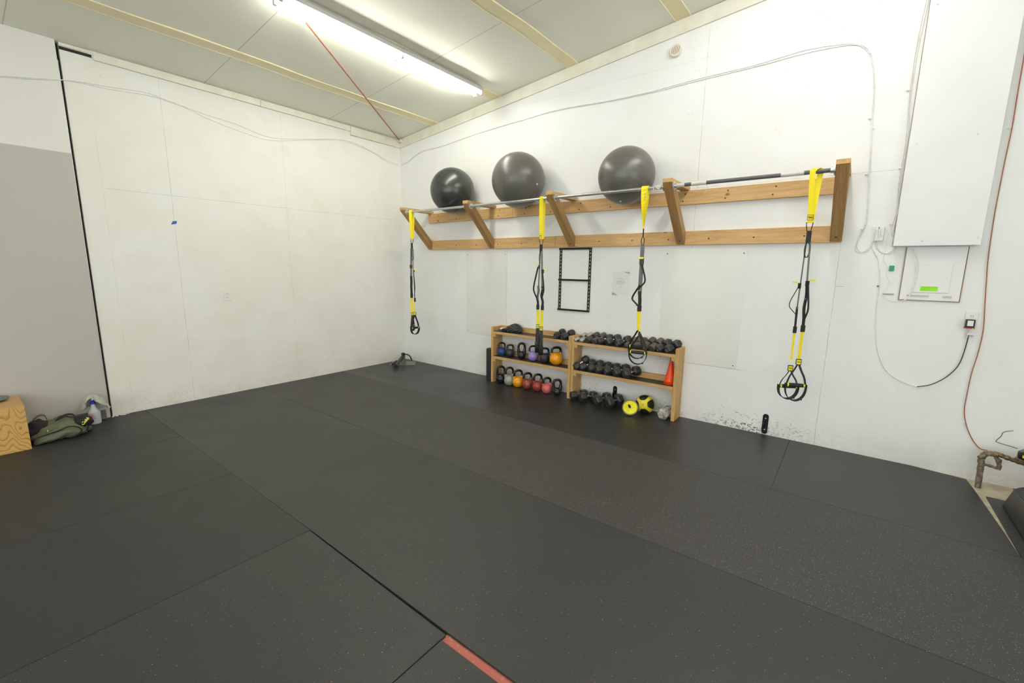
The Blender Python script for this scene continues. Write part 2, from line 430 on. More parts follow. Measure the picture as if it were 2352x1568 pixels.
def thing(name, label, cat, loc=(0, 0, 0), group=None):
    o = bpy.data.objects.new(name, None); COL.objects.link(o); o.location = loc; o.empty_display_size = 0.05
    MW[o] = Matrix.Translation(Vector(loc))
    return tag(o, label, cat, group)
def struct(o): o['kind'] = 'structure'; return o
def text(name, s, size, mtx, mat, parent, extrude=0.0006, align='CENTER', shear=0.0, bold=0.0):
    cu = bpy.data.curves.new('t', 'FONT'); cu.body = s; cu.size = size; cu.align_x = align; cu.align_y = 'CENTER'
    cu.extrude = extrude; cu.resolution_u = 2; cu.shear = shear; cu.offset = bold
    to = bpy.data.objects.new('t', cu); COL.objects.link(to)
    dg = bpy.context.evaluated_depsgraph_get(); dg.update()
    me = bpy.data.meshes.new_from_object(to.evaluated_get(dg)); bpy.data.objects.remove(to)
    me.name = name; me.transform(mtx)
    if parent is not None: me.transform(MW[parent].inverted())
    me.materials.clear(); me.materials.append(M[mat])
    o = bpy.data.objects.new(name, me); COL.objects.link(o)
    if parent is not None: o.parent = parent; MW[o] = MW[parent]
    return o
def facing(p, normal, up=(0, 0, 1), roll=0.0):
    """text matrix: face towards normal, upright"""
    z = Vector(normal).normalized(); x = Vector(up).cross(z).normalized(); y = z.cross(x)
    m = Matrix((x, y, z)).transposed().to_4x4()
    return Matrix.Translation(Vector(p)) @ m @ Matrix.Rotation(roll, 4, 'Z')

# ================================================================ ROOM SHELL
def wall_poly(y, x0, x1, thick):
    b = mk(); prism(b, [(x0, -0.012), (x1, -0.012), (x1, ceil_z(x1) + 0.05), (x0, ceil_z(x0) + 0.05)], 'y', y, y + thick); return b
struct(obj('wall_right', wall_poly(0, -0.15, ROOM_X + 0.15, 0.15), 'wall_r'))
b = mk(); box(b, -0.15, 0, -3.893, 0, -0.012, 3.7)
wl = struct(obj('wall_left', b, 'wall_l'))
b = mk(); box(b, -0.15, 0.022, ROOM_Y, -3.918, -0.012, 3.7)
struct(obj('wall_left_grey', b, 'wall_g')).name = 'wall_left.001'
b = mk(); box(b, -0.14, -0.05, -3.925, -3.885, 0, 3.68); struct(obj('trim_1', b, 'dark'))  # dark backing put inside the wall gap in place of its shade
b = mk(); box(b, -0.045, 0.012, -3.918, -3.912, 0, 3.45); struct(obj('trim_2', b, 'galv'))
WZ0, WZ1 = 0.7, 3.2
FX0, FX1 = 1.5, 9.0        # opening for the added fill pane in the front wall
RY0, RY1 = -8.0, -3.2      # opening for the added fill pane in the rear wall
b = mk()
box(b, ROOM_X, ROOM_X + 0.15, ROOM_Y, RY0, -0.012, 4.8); box(b, ROOM_X, ROOM_X + 0.15, RY1, 0, -0.012, 4.8)
box(b, ROOM_X, ROOM_X + 0.15, RY0, RY1, -0.012, WZ0); box(b, ROOM_X, ROOM_X + 0.15, RY0, RY1, WZ1, 4.8); struct(obj('wall_rear', b, 'wall_p'))
b = mk()
for x0, x1, z0, z1 in ((-0.15, FX0, -0.012, ceil_z(0) + 0.05), (FX1, ROOM_X + 0.15, -0.012, 4.7), (FX0, FX1, -0.012, WZ0), (FX0, FX1, WZ1, 4.6)):
    prism(b, [(x0, z0), (x1, z0), (x1, ceil_z(x1) + 0.05 if z1 > 3.3 else z1), (x0, ceil_z(x0) + 0.05 if z1 > 3.3 else z1)], 'y', ROOM_Y - 0.15, ROOM_Y)
struct(obj('wall_front', b, 'wall_p'))
b = mk(); box(b, FX0, FX1, ROOM_Y - 0.08, ROOM_Y - 0.06, WZ0, WZ1); struct(obj('fill_pane_1', b, M['glow']))  # glowing pane added out of view to brighten the lower walls
b = mk(); box(b, ROOM_X + 0.06, ROOM_X + 0.08, RY0, RY1, WZ0, WZ1); struct(obj('fill_pane_2', b, M['glow']))  # second added fill pane, also out of view
b = mk(); prism(b, [(-0.15, ceil_z(-0.15)), (ROOM_X + 0.15, ceil_z(ROOM_X + 0.15)), (ROOM_X + 0.15, ceil_z(ROOM_X + 0.15) + 0.1), (-0.15, ceil_z(-0.15) + 0.1)], 'y', ROOM_Y - 0.15, 0.15)
# seams sag a little between the battens
struct(obj('ceiling', b, 'ceil'))
b = mk(); box(b, -0.15, ROOM_X + 0.15, ROOM_Y - 0.15, 0.15, -0.1, -0.012); struct(obj('floor', b, 'slab'))
tn = 3
for xc in (0.85, 2.05, 3.20, 4.44, 5.66, 6.88, 8.1, 9.3):
    b = mk(); hw = 0.076; pts = []
    # a wavy flat cap strip with a thin raised lip on either side
    ny = 60; L_ = []; 
    for k in range(ny + 1):
        y = -0.021 + (ROOM_Y + 0.02) * k / ny
        wob = 0.012 * math.sin(y * 2.6 + xc * 3) + 0.004 * math.sin(y * 7.7 + xc)
        z = ceil_z(xc) + 0.004 - 0.002 * (1 + math.sin(y * 5.2 + xc * 7))
        L_.append([Vector((xc + dx + wob, y, z + dz)) for dx, dz in ((-hw, -0.013), (-hw + 0.003, -0.017), (-hw + 0.007, -0.0125), (hw - 0.007, -0.001),
                   (hw - 0.003, -0.0055), (hw, -0.001), (hw, 0.014), (-hw, 0.008))])
    rings(b, L_)
    struct(obj('trim_%d' % tn, b, 'batten')); tn += 1
# wall head trim boards
b = mk(); prism(b, [(0.0, CZ0 - 0.137), (ROOM_X, ceil_z(ROOM_X) - 0.137), (ROOM_X, ceil_z(ROOM_X) - 0.004), (0.0, CZ0 - 0.004)], 'y', -0.020, -0.0005)
struct(obj('trim_%d' % tn, b, 'trim')); tn += 1
for y0, y1, z0, z1, th in ((-0.021, -0.9, 3.483, 3.600, 0.032), (-0.904, -2.135, 3.533, 3.603, 0.024), (-2.139, -3.66, 3.535, 3.601, 0.024), (-3.69, -3.893, 3.585, 3.613, 0.012)):
    b = mk(); box(b, 0.0005, th, y0, y1, z0, z1); struct(obj('trim_%d' % tn, b, 'trim', bevel=0.003)); tn += 1
b = mk(); box(b, 0.0, 0.003, -3.67, -3.893, 3.553, 3.580); struct(obj('trim_%d' % tn, b, 'dark')); tn += 1  # dark strip laid on the wall for the shade of a slot
b = mk(); box(b, 0.0225, 0.034, -3.945, -8.9, 0.0, 0.094); box(b, 0.0225, 0.046, -3.945, -8.9, 0.0, 0.010)
struct(obj('baseboard_left', b, 'greybase', bevel=0.002))

# ================================================================ RUBBER FLOOR MATS
def floor_mat(poly, mat, label):
    b = mk(); prism(b, poly, 'z', -0.0118, 0.0)
    return tag(obj('floor_mat', b, mat, bevel=0.0012), label, 'floor mat', 'rubber gym floor mats')
g = 0.0015
floor_mat([(0.002, -0.003), (5.753, -0.003), (5.753, -1.222), (0.002, -1.222)], 'mat_dark', 'long smooth black rubber mat along the right wall under the equipment racks')
floor_mat([(5.756, -0.003), (6.62, -0.003), (6.955, -0.055), (6.972, -0.30), (7.000, -0.88), (7.012, -1.222), (5.756, -1.222)], 'mat_dark', 'smooth black rubber mat with a cut corner beside the gas pipe')
floor_mat([(0.002, -1.225), (7.9, -1.225), (7.9, -2.43), (0.002, -2.43)], 'mat_fleck', 'long grey rubber mat with pale flecks, second strip from the right wall')
floor_mat([(0.002, -2.433), (7.9, -2.433), (7.9, -3.655), (4.8, -3.648), (3.585, -3.632), (0.002, -3.627)], 'mat_worn', 'long plain black rubber mat, third strip from the right wall')
for i, (x0, x1, e0, e1, lab) in enumerate(((0.002, 1.19, 3.630, 3.630, 'plain black rubber mat in front of the bag and spray bottle'),
        (1.193, 2.385, 3.630, 3.631, 'plain black rubber mat in the left foreground, second from the grey wall'),
        (2.388, 3.583, 3.631, 3.634, 'plain black rubber mat in the left foreground with a worn round patch'),
        (3.586, 4.806, 3.639, 3.662, 'plain black rubber mat beside the widening black gap'))):
    floor_mat([(x0, -e0), (x1, -e1), (x1, -5.5), (x0, -5.5)], 'mat_plain' if i != 3 else 'mat_worn', lab)
floor_mat([(4.811, -3.692), (7.9, -3.70), (7.9, -5.5), (4.811, -5.5)], 'mat_worn', 'flecked rubber mat in the near foreground beside the red floor line')
floor_mat([(0.05, -5.503), (7.9, -5.503), (7.9, -8.9), (0.05, -8.9)], 'mat_plain', 'plain black rubber mat behind the camera')
floor_mat([(7.018, -0.34), (10.3, -0.37), (10.3, -1.222), (7.018, -1.222)], 'mat_dark', 'old scratched rubber mat under the black bin')
floor_mat([(7.903, -1.245), (10.3, -1.245), (10.3, -8.9), (7.903, -8.9)], 'mat_plain', 'plain rubber mat on the far right side of the room')

# ================================================================ CEILING LIGHTS
def tube_fixture(label, xc, y0, y1, tube, zoff=0.0):
    zc = ceil_z(xc) - 0.022
    t = thing('fluorescent_fixture', label, 'ceiling light', (xc, (y0 + y1) / 2, zc), 'twin tube ceiling lights')
    x0 = xc + 0.045
    b = mk(); prism(b, [(x0, zc + 0.010), (x0, zc - 0.048), (x0 + 0.014, zc - 0.056), (x0 + 0.105, zc - 0.052), (x0 + 0.122, zc - 0.066), (x0 + 0.126, zc - 0.060), (x0 + 0.118, zc - 0.030), (x0 + 0.075, zc + 0.014)], 'y', y0, y1)
    h = obj('housing', b, 'fixture', t, bevel=0.001)
    ym = (y0 + y1) / 2
    for dx, dz in ((-0.010, -0.082), (0.096, -0.084)):
        for a, c in ((y0 + 0.03, ym - 0.02), (ym + 0.02, y1 - 0.03)):
            b = mk(); sweep(b, [(x0 + dx, a, zc + dz), (x0 + dx, c, zc + dz)], 0.0155, 10)
            obj('fluorescent_tube', b, tube, t, smooth=True)
        for yy in (y0 + 0.015, ym, y1 - 0.015):
            b = mk(); box(b, x0 + dx - 0.012, x0 + dx + 0.012, yy - 0.012, yy + 0.012, zc - 0.05, zc + dz - 0.022)
            if dx < 0: box(b, x0 - 0.02, x0 + 0.03, yy - 0.010, yy + 0.010, zc - 0.055, zc - 0.044)
            obj('lamp_holder', b, 'fixture', t)
    return t
tube_fixture('twin tube fluorescent light on the ceiling near the left wall, the one in view', 2.045, -2.90, -0.46, 'tubeL')
tube_fixture('twin tube ceiling light above the right end of the pull up rack', 5.60, -2.90, -0.46, 'tubeR')
tube_fixture('added twin tube fill light, unseen above and behind the viewer', 5.60, -7.9, -5.46, 'tubeR')  # unseen fixture added as fill for the lower walls
b = mk(); box(b, 1.95, 2.05, -3.12, -3.02, 3.72, 3.800)
tag(obj('junction_box', b, 'palesteel', bevel=0.003), 'small grey metal junction box behind the end of the ceiling light', 'junction box')
t = thing('brace_rod', 'thin red oxide steel brace rod running under the ceiling into the corner', 'rod', (0.05, -0.04, 3.60))
b = mk(); p0 = Vector((0.06, -0.05, 3.585)); p1 = at(703, 52, 'z', 3.765); sweep(b, [p0, p1], 0.008, 8); obj('rod', b, 'redrod', t, smooth=True)
b = mk(); box(b, 0.033, 0.09, -0.07, -0.021, 3.555, 3.60); obj('end_plate', b, 'trim', t)

# ================================================================ PULL UP RACK
rack = thing('pull_up_rack', 'timber wall rack with five angled struts carrying a long pipe bar', 'pull up rack', (3.3, 0, 1.86))
for x0, x1, z0, z1 in ((0.695, 2.35, 2.268, 2.408), (2.353, 5.945, 2.270, 2.410), (0.69, 3.04, 1.862, 2.002), (3.043, 5.945, 1.862, 2.004)):
    b = mk(); box(b, x0, x1, -0.038, -0.0005, z0, z1); r_ = obj('rail', b, 'rail', rack, bevel=0.003)
    for k in range(int((x1 - x0) / 0.405)):
        for zz in ((z0 + 0.035, z1 - 0.035) if z0 > 2.1 else ((z0 + z1) / 2 - 0.01,)):
            xx = x0 + 0.2 + k * 0.405 + (0.02 if zz > 2.35 else 0)
            b = mk(); sweep(b, [(xx, -0.0365, zz), (xx, -0.0395, zz)], 0.0075, 8); obj('screw', b, 'screw', r_)
SX = [(0.684, 0.772), (1.955, 2.043), (3.238, 3.326), (4.545, 4.633), (5.862, 5.950)]
for x0, x1 in SX:
    b = mk(); prism(b, [(-0.0385, 1.866), (-0.58, 2.4075), (-0.457, 2.4075), (-0.0385, 1.990)], 'x', x0, x1)
    st = obj('strut', b, 'strut', rack, bevel=0.003)
    b = mk(); d = Vector((0, -1, -1)).normalized(); p = Vector(((x0 + x1) / 2, -0.075, 1.9025))
    sweep(b, [p - d * 0.002, p + d * 0.0015], 0.008, 8); obj('screw', b, 'screw', st)
    b = mk(); box(b, x0, x1, -0.58, -0.0005, 2.4105, 2.4485); obj('arm', b, 'pine_y', rack, bevel=0.003)
BY, BZ = -0.515, 2.385
for k in range(4):
    a, c = SX[k][1], SX[k + 1][0]
    b = mk(); sweep(b, [(a + 0.004, BY, BZ), (c - 0.004, BY, BZ)], 0.0165, 12); bar = obj('bar', b, 'blackpipe' if k == 3 else 'galv', rack, smooth=True)
    for xx, s in ((a, 1), (c, -1)):
        b = mk(); lathe(b, [(0.040, 0.0005), (0.040, 0.006), (0.036, 0.008), (0.024, 0.010), (0.022, 0.03), (0.0168, 0.032)], 20,
                        Matrix.Translation((xx, BY, BZ)) @ lookrot((s, 0, 0)))
        obj('pipe_flange', b, 'galv', rack, smooth=True)
    if k == 3:
        for q0, q1 in ((a + 0.03, a + 0.10), (a + 0.16, a + 0.29), (5.50, 5.66)):
            b = mk(); sweep(b, [(q0, BY, BZ), (q1, BY, BZ)], 0.0178, 12); obj('grip_tape', b, 'tape', bar, smooth=True)
        b = mk(); sweep(b, smooth_path([(4.925, BY, BZ - 0.015), (4.935, BY - 0.01, BZ - 0.05), (4.925, BY - 0.012, BZ - 0.08), (4.915, BY - 0.01, BZ - 0.09)]), 0.003, 6); obj('tape_tail', b, 'tape', bar)
    if k == 2:
        b = mk(); sweep(b, smooth_path([(c - 0.03, BY - .018, BZ), (c - 0.05, BY - .02, BZ - 0.02), (c - 0.09, BY - 0.02, BZ + 0.012), (c - 0.10, BY - 0.018, BZ - 0.035)]), 0.005, 6); obj('cloth_tie', b, 'tape', bar)
        b = mk(); sweep(b, [(c - 0.08, BY, BZ), (c - 0.03, BY, BZ)], 0.022, 10); obj('cloth_wrap', b, 'tape', bar)

# ================================================================ EXERCISE BALLS
def ex_ball(x, y, z, r, mat, off, label):
    """off: where the plug sits on the side seen from the room, (right, down)"""
    cc = Vector((x, y, z)); vv = (CAM - cc).normalized(); a_, b_ = off
    ax = (vv * math.sqrt(max(0, 1 - a_ * a_ - b_ * b_)) + RIGHT * a_ + DOWN * b_).normalized()
    rot = Vector((1, 0, 0)).rotation_difference(ax).to_euler()
    t = thing('exercise_ball', label, 'exercise ball', (x, y, z - r), 'exercise balls on the rack')
    b = mk(); bmesh.ops.create_uvsphere(b, u_segments=64, v_segments=40, radius=r)
    b.transform(Matrix.Rotation(PI / 2, 4, 'Y'))
    o = obj('ball_skin', b, mat, None, smooth=True)
    o.parent = t; o.location = (0, 0, r); o.rotation_euler = rot
    MW[o] = Matrix.Translation((x, y, z))
    b = mk(); lathe(b, [(0.011, -0.004), (0.011, 0.002), (0.006, 0.003)], 12, Matrix.Translation(Vector((x, y, z)) + ax * r) @ lookrot(ax))
    obj('air_plug', b, 'whiteplastic' if mat == 'ball_grey' else 'blackmetal', t)
ex_ball(1.505, -0.312, 2.648, 0.306, 'ball_black', (0.48, 0.86), 'glossy black exercise ball, leftmost and smallest looking on the rack')
ex_ball(2.665, -0.332, 2.665, 0.326, 'ball_grey', (0.70, 0.14), 'large dark grey exercise ball in the middle with its plug showing')
ex_ball(4.055, -0.292, 2.572, 0.292, 'ball_grey', (-0.22, 0.96), 'dark grey exercise ball, rightmost on the rack beside the yellow strap')

# ================================================================ SUSPENSION TRAINERS
def rz(a): return Vector((math.cos(a), math.sin(a), 0))
def handle_set(t, cx, cy, zl, zg, zb, th, psi, white=False, gl=0.135, spread=1.0, wmix=0.0):
    """logo patch, webbing triangle, grip and foot cradle below zl; th is the direction of the grip"""
    fdir = Vector((-math.sin(psi), math.cos(psi), 0)); 
    if fdir.dot(CAM - Vector((cx, cy, zl))) < 0: fdir = -fdir
    s = rz(psi)
    m = Matrix((s, fdir.cross(s) * -1 if False else Vector((0, 0, 1)).cross(s), Vector((0, 0, 1)))).transposed().to_4x4()
    T0 = Matrix.Translation((cx, cy, zl)) @ m
    b = mk(); box(b, -0.020, 0.020, -0.007, 0.007, -0.025, 0.025, T0); lp = obj('logo_patch', b, 'web', t, bevel=0.002)
    b = mk(); box(b, -0.0155, 0.0155, -0.0085, 0.0085, -0.019, 0.019, T0); obj('patch_face', b, 'yellowp', lp)
    text('logo_lettering', 'TRX', 0.0145, facing(Vector((cx, cy, zl)) + fdir * 0.0088, fdir), 'web', lp, bold=0.0003)
    if white:
        b = mk(); box(b, -0.017, 0.017, -0.006, 0.006, 0.030, 0.066, T0); obj('care_label', b, 'whiteplastic', t)
    d = rz(th); hw = gl / 2
    gc = Vector((cx, cy, zg))
    side = Vector((-d.y, d.x, 0))
    for sg in (-1, 1):
        b = mk(); top = Vector((cx, cy, zl - 0.022)) + d * 0.006 * sg
        e = gc + d * (hw + 0.006) * sg
        mid = top.lerp(e, 0.6) + d * 0.010 * sg
        ribbon(b, smooth_path([top, top.lerp(e, 0.3) + d * 0.003 * sg, mid, e + Vector((0, 0, 0.012)), e - Vector((0, 0, 0.012))], 5), 0.027 * spread, 0.0035, (side + d * wmix * (1 if side.dot(CAM - gc) < 0 else -1)).normalized())
        obj('handle_webbing', b, 'web', t)
    b = mk(); sweep(b, [gc - d * hw, gc - d * hw * 0.5, gc, gc + d * hw * 0.5, gc + d * hw], [0.015, 0.0165, 0.0172, 0.0165, 0.015], 14); gr = obj('grip', b, 'foam', t, smooth=True)
    for sg in (-1, 1):
        b = mk(); sweep(b, [gc + d * (hw - 0.008) * sg, gc + d * (hw + 0.003) * sg], 0.0178, 14); obj('end_ring', b, 'yellowp', gr, smooth=True)
    e = hw + 0.014; dep = zg - zb
    pts = []
    for k in range(17):
        a = PI * k / 16
        pts.append(gc + d * (-e * math.cos(a) * (1.0 + 0.10 * math.sin(a))) + Vector((0, 0, -dep * (math.sin(a) ** 0.8) + 0.01 * math.cos(a) ** 2)))
    b = mk(); ribbon(b, pts, 0.036 * spread, 0.0045, side); fc = obj('foot_cradle', b, 'web', t)
    b = mk(); k0 = pts[11]; box(b, -0.006, 0.006, -0.006, 0.006, -0.016 * spread, 0.016 * spread, Matrix.Translation(k0 + Vector((0, 0, -0.004))) @ lookrot(side)); obj('cradle_buckle', b, 'blackmetal', fc)

def anchor(t, x, zb, psi, twist=None, wid=0.038, spread=0.0):
    """yellow webbing loop hung over the bar"""
    n = 12; F = []; S = []
    s0 = rz(psi)
    for k in range(n + 1):
        f = k / n; zz = zb + (BZ + 0.004 - zb) * f
        tw = psi if twist is None else psi + twist * (1 - f) ** 0.8
        F.append(Vector((x - spread * 0.5 * f, BY - 0.006 - 0.016 * min(1, f * 1.4), zz))); S.append(rz(tw))
    top = []
    for k in range(1, 6):
        a = PI * k / 6
        top.append(Vector((x + spread * (k / 6 - 0.5), BY - 0.022 * math.cos(a), BZ + 0.004 + 0.018 * math.sin(a)))); S.append(s0)
    Bk = []
    for k in range(n + 1):
        f = 1 - k / n; zz = zb + (BZ + 0.004 - zb) * f
        tw = psi if twist is None else psi + twist * (1 - f) ** 0.8
        Bk.append(Vector((x + spread * 0.5 * f, BY + 0.006 + 0.016 * min(1, f * 1.4), zz))); S.append(rz(tw))
    b = mk(); ribbon(b, F + top + Bk, wid, 0.004, S)
    return obj('anchor_strap', b, 'yellow', t)
def carab(t, x, zt, zb, psi, w=0.040):
    d = rz(psi); c = Vector((x, BY, 0))
    P = [c + d * (-w / 2) + Vector((0, 0, zt + 0.004)), c + Vector((0, 0, zt + 0.012)), c + d * (w / 2) + Vector((0, 0, zt + 0.004)), c + d * (w * .40) + Vector((0, 0, (zt + zb) / 2)),
         c + d * (w * .28) + Vector((0, 0, zb)), c - d * (w * .28) + Vector((0, 0, zb)), c - d * (w * .40) + Vector((0, 0, (zt + zb) / 2))]
    b = mk(); sweep(b, P, 0.0038, 6, closed=True); obj('carabiner', b, 'blackmetal', t, smooth=True)
def blk(t, name, x, y, z0, z1, w, d, psi, mat='web', parent=None, bevel=0.001):
    b = mk(); box(b, -w / 2, w / 2, -d / 2, d / 2, z0, z1, Matrix.Translation((x, y, 0)) @ Matrix.Rotation(psi, 4, 'Z')); return obj(name, b, mat, parent or t, bevel=bevel)
def strand(t, xt, xb, z0, z1, mat, wid, psi, name='strap', wob=0.0, ph=0):
    pts = []
    for k in range(13):
        f = k / 12
        pts.append(Vector((xt + (xb - xt) * f + wob * math.sin(f * 9 + ph) * math.sin(PI * f), BY + wob * 0.5 * math.sin(f * 7 + ph) * math.sin(PI * f), z0 + (z1 - z0) * f)))
    b = mk(); ribbon(b, pts, wid, 0.003, rz(psi)); return obj(name, b, mat, t)
def slack(t, x0, z0, x1, z1, bulge, psi, wid=0.018):
    m = [(0, 0), (0.25, 0.45), (0.5, 0.9), (0.68, 1.0), (0.82, 0.55), (0.92, 0.12), (1, 0)]
    pts = smooth_path([Vector((x0 + (x1 - x0) * f + bulge * q, BY - 0.01, z0 + (z1 - z0) * f)) for f, q in m], 5)
    b = mk(); ribbon(b, pts, wid, 0.0025, rz(psi)); obj('slack_strap', b, 'web', t)
def eq_loop(t, x, z0, z1, w, psi):
    d = rz(psi); zc, h = (z0 + z1) / 2, (z0 - z1) / 2
    pts = [Vector((x, BY, zc)) + d * (w / 2 * math.sin(2 * PI * k / 20)) + Vector((0, 0, h * math.cos(2 * PI * k / 20))) for k in range(20)]
    b = mk(); ribbon(b, pts, 0.018, 0.003, (-d.y, d.x, 0), closed=True); obj('equalizer_loop', b, 'web', t)

FACE = math.radians(37)
G_T = 'yellow and black suspension straps on the bar'
# far left
t = thing('suspension_trainer', 'yellow and black suspension straps hanging nearest the corner, leftmost of four', 'suspension trainer', (0.86, BY, 0.58), G_T)
anchor(t, 0.868, 2.000, FACE, wid=0.042); carab(t, 0.858, 2.0, 1.94, FACE); blk(t, 'strap_block', 0.854, BY, 1.865, 1.94, 0.026, 0.014, FACE)
eq_loop(t, 0.868, 1.865, 1.69, 0.034, FACE)
strand(t, 0.842, 0.820, 1.865, 1.446, 'webg', 0.030, FACE); strand(t, 0.822, 0.820, 1.46, 1.17, 'web', 0.034, FACE, wob=0.002)
strand(t, 0.866, 0.892, 1.865, 1.14, 'webg', 0.012, FACE); slack(t, 0.888, 1.54, 0.896, 1.16, 0.020, FACE, 0.010)
c = blk(t, 'cam_buckle', 0.826, BY, 1.575, 1.625, 0.038, 0.02, FACE, 'blackmetal'); blk(t, 'release_tab', 0.790, BY - 0.01, 1.605, 1.625, 0.014, 0.014, FACE, 'yellowp', c)
c = blk(t, 'cam_buckle', 0.888, BY, 1.52, 1.56, 0.018, 0.016, FACE, 'blackmetal'); blk(t, 'release_tab', 0.925, BY - 0.01, 1.548, 1.566, 0.038, 0.014, FACE, 'yellowp', c)
blk(t, 'sleeve', 0.821, BY, 1.135, 1.20, 0.038, 0.016, FACE); blk(t, 'sleeve', 0.894, BY, 1.08, 1.14, 0.022, 0.02, FACE)
strand(t, 0.820, 0.822, 1.135, 0.915, 'yellow', 0.036, FACE, 'yellow_strap'); strand(t, 0.892, 0.886, 1.09, 0.92, 'yellow', 0.016, FACE, 'yellow_strap')
handle_set(t, 0.826, BY, 0.892, 0.705, 0.635, math.radians(128), FACE, spread=1.1); handle_set(t, 0.886, BY - 0.004, 0.902, 0.685, 0.587, math.radians(95), FACE, spread=1.1)
# second
t = thing('suspension_trainer', 'suspension straps hanging in front of the kettlebell rack with handles edge on', 'suspension trainer', (3.15, BY, 0.58), G_T)
anchor(t, 3.155, 1.936, FACE, wid=0.046); carab(t, 3.150, 1.936, 1.875, FACE, 0.048); blk(t, 'strap_block', 3.149, BY, 1.79, 1.875, 0.034, 0.014, FACE)
text('logo_lettering', 'TRX', 0.016, facing((3.150, BY - 0.0150, 1.972), rz(FACE - PI / 2)), 'web', t, bold=0.0003)
for dz in (-0.022, 0.022):
    blk(t, 'logo_border', 3.150, BY - 0.0135, 1.972 + dz - 0.0015, 1.972 + dz + 0.0015, 0.032, 0.003, FACE, bevel=0)
eq_loop(t, 3.146, 1.79, 1.665, 0.040, FACE)
strand(t, 3.138, 3.122, 1.80, 1.20, 'webg', 0.016, FACE); strand(t, 3.124, 3.120, 1.40, 1.14, 'web', 0.026, FACE, wob=0.006)
strand(t, 3.160, 3.180, 1.80, 1.36, 'webg', 0.022, FACE); strand(t, 3.178, 3.186, 1.40, 1.14, 'web', 0.028, FACE, wob=0.010, ph=1)
slack(t, 3.120, 1.62, 3.118, 1.22, -0.055, FACE, 0.018); slack(t, 3.184, 1.56, 3.188, 1.25, 0.022, FACE, 0.014)
c = blk(t, 'cam_buckle', 3.126, BY, 1.60, 1.64, 0.018, 0.02, FACE, 'blackmetal'); blk(t, 'release_tab', 3.090, BY - 0.01, 1.645, 1.66, 0.034, 0.014, FACE, 'yellowp', c)
c = blk(t, 'cam_buckle', 3.180, BY, 1.545, 1.59, 0.030, 0.02, FACE, 'blackmetal'); blk(t, 'release_tab', 3.222, BY - 0.01, 1.585, 1.60, 0.034, 0.014, FACE, 'yellowp', c)
blk(t, 'sleeve', 3.122, BY, 1.118, 1.175, 0.036, 0.016, FACE); blk(t, 'sleeve', 3.188, BY, 1.115, 1.17, 0.036, 0.016, FACE)
strand(t, 3.122, 3.128, 1.118, 0.925, 'yellow', 0.034, FACE, 'yellow_strap'); strand(t, 3.186, 3.182, 1.115, 0.905, 'yellow', 0.034, FACE, 'yellow_strap')
handle_set(t, 3.126, BY, 0.914, 0.70, 0.595, math.radians(127), FACE, spread=1.45); handle_set(t, 3.184, BY - 0.008, 0.892, 0.685, 0.575, math.radians(127), FACE, spread=1.45)
# third
t = thing('suspension_trainer', 'suspension straps with a twisted yellow loop hanging in front of the dumbbell rack', 'suspension trainer', (4.37, BY, 0.62), G_T)
anchor(t, 4.360, 2.004, math.radians(15), twist=math.radians(95), wid=0.062)
text('warning_print', 'I I I I I', 0.022, facing((4.372, BY - 0.026, 2.305), (0, -1, 0), roll=PI / 2), 'ink', t)
strand(t, 4.365, 4.364, 2.005, 1.92, 'web', 0.012, FACE, 'link_cord'); eq_loop(t, 4.364, 1.925, 1.845, 0.030, FACE)
gs = strand(t, 4.366, 4.366, 1.85, 1.36, 'webg', 0.040, FACE)
text('strap_lettering', 'TRX', 0.036, facing((4.366, BY - 0.003, 1.765), rz(FACE - PI / 2), roll=-PI / 2), 'ink', t, bold=0.0006)
c = blk(t, 'cam_buckle', 4.366, BY, 1.655, 1.72, 0.042, 0.02, FACE, 'blackmetal'); blk(t, 'release_tab', 4.358, BY - 0.015, 1.710, 1.728, 0.056, 0.014, FACE, 'yellowp', c)
strand(t, 4.362, 4.372, 1.60, 1.23, 'web', 0.034, FACE, wob=0.005); slack(t, 4.374, 1.66, 4.352, 1.40, 0.055, FACE, 0.016); slack(t, 4.365, 1.45, 4.350, 1.24, -0.060, FACE, 0.018)
blk(t, 'sleeve', 4.372, BY, 1.185, 1.245, 0.040, 0.018, FACE)
strand(t, 4.371, 4.374, 1.19, 1.00, 'yellow', 0.034, FACE, 'yellow_strap'); strand(t, 4.371, 4.388, 1.10, 0.955, 'yellow', 0.018, FACE, 'yellow_strap')
handle_set(t, 4.366, BY + 0.02, 1.005, 0.815, 0.690, math.radians(8), math.radians(120), spread=1.25, gl=0.15, wmix=0.3); handle_set(t, 4.392, BY - 0.02, 0.955, 0.763, 0.640, math.radians(12), math.radians(120), spread=1.25, gl=0.15, wmix=0.3)
# fourth
t = thing('suspension_trainer', 'suspension straps with open handles hanging at the right end of the bar', 'suspension trainer', (5.74, BY, 0.52), G_T)
anchor(t, 5.742, 1.992, math.radians(8), wid=0.040, spread=0.050); carab(t, 5.738, 1.992, 1.93, math.radians(12), 0.046)
blk(t, 'strap_block', 5.742, BY, 1.842, 1.93, 0.034, 0.014, math.radians(12))
text('logo_lettering', 'TRX', 0.017, facing((5.738, BY - 0.0150, 2.035), (0.14, -1, 0)), 'web', t, bold=0.0004)
for q in ((-0.02, 0, 0.0015, 0.024), (0.02, 0, 0.0015, 0.024)):
    blk(t, 'logo_border', 5.738 + q[0], BY - 0.0140, 2.035 - 0.02, 2.035 + 0.02, 0.0025, 0.002, 0.14, bevel=0)
for dz in (-0.02, 0.02): blk(t, 'logo_border', 5.738, BY - 0.0140, 2.035 + dz - 0.0012, 2.035 + dz + 0.0012, 0.042, 0.002, 0.14, bevel=0)
eq_loop(t, 5.742, 1.842, 1.72, 0.036, math.radians(25))
strand(t, 5.730, 5.722, 1.85, 1.28, 'webg', 0.011, FACE); strand(t, 5.722, 5.725, 1.32, 1.13, 'web', 0.018, FACE)
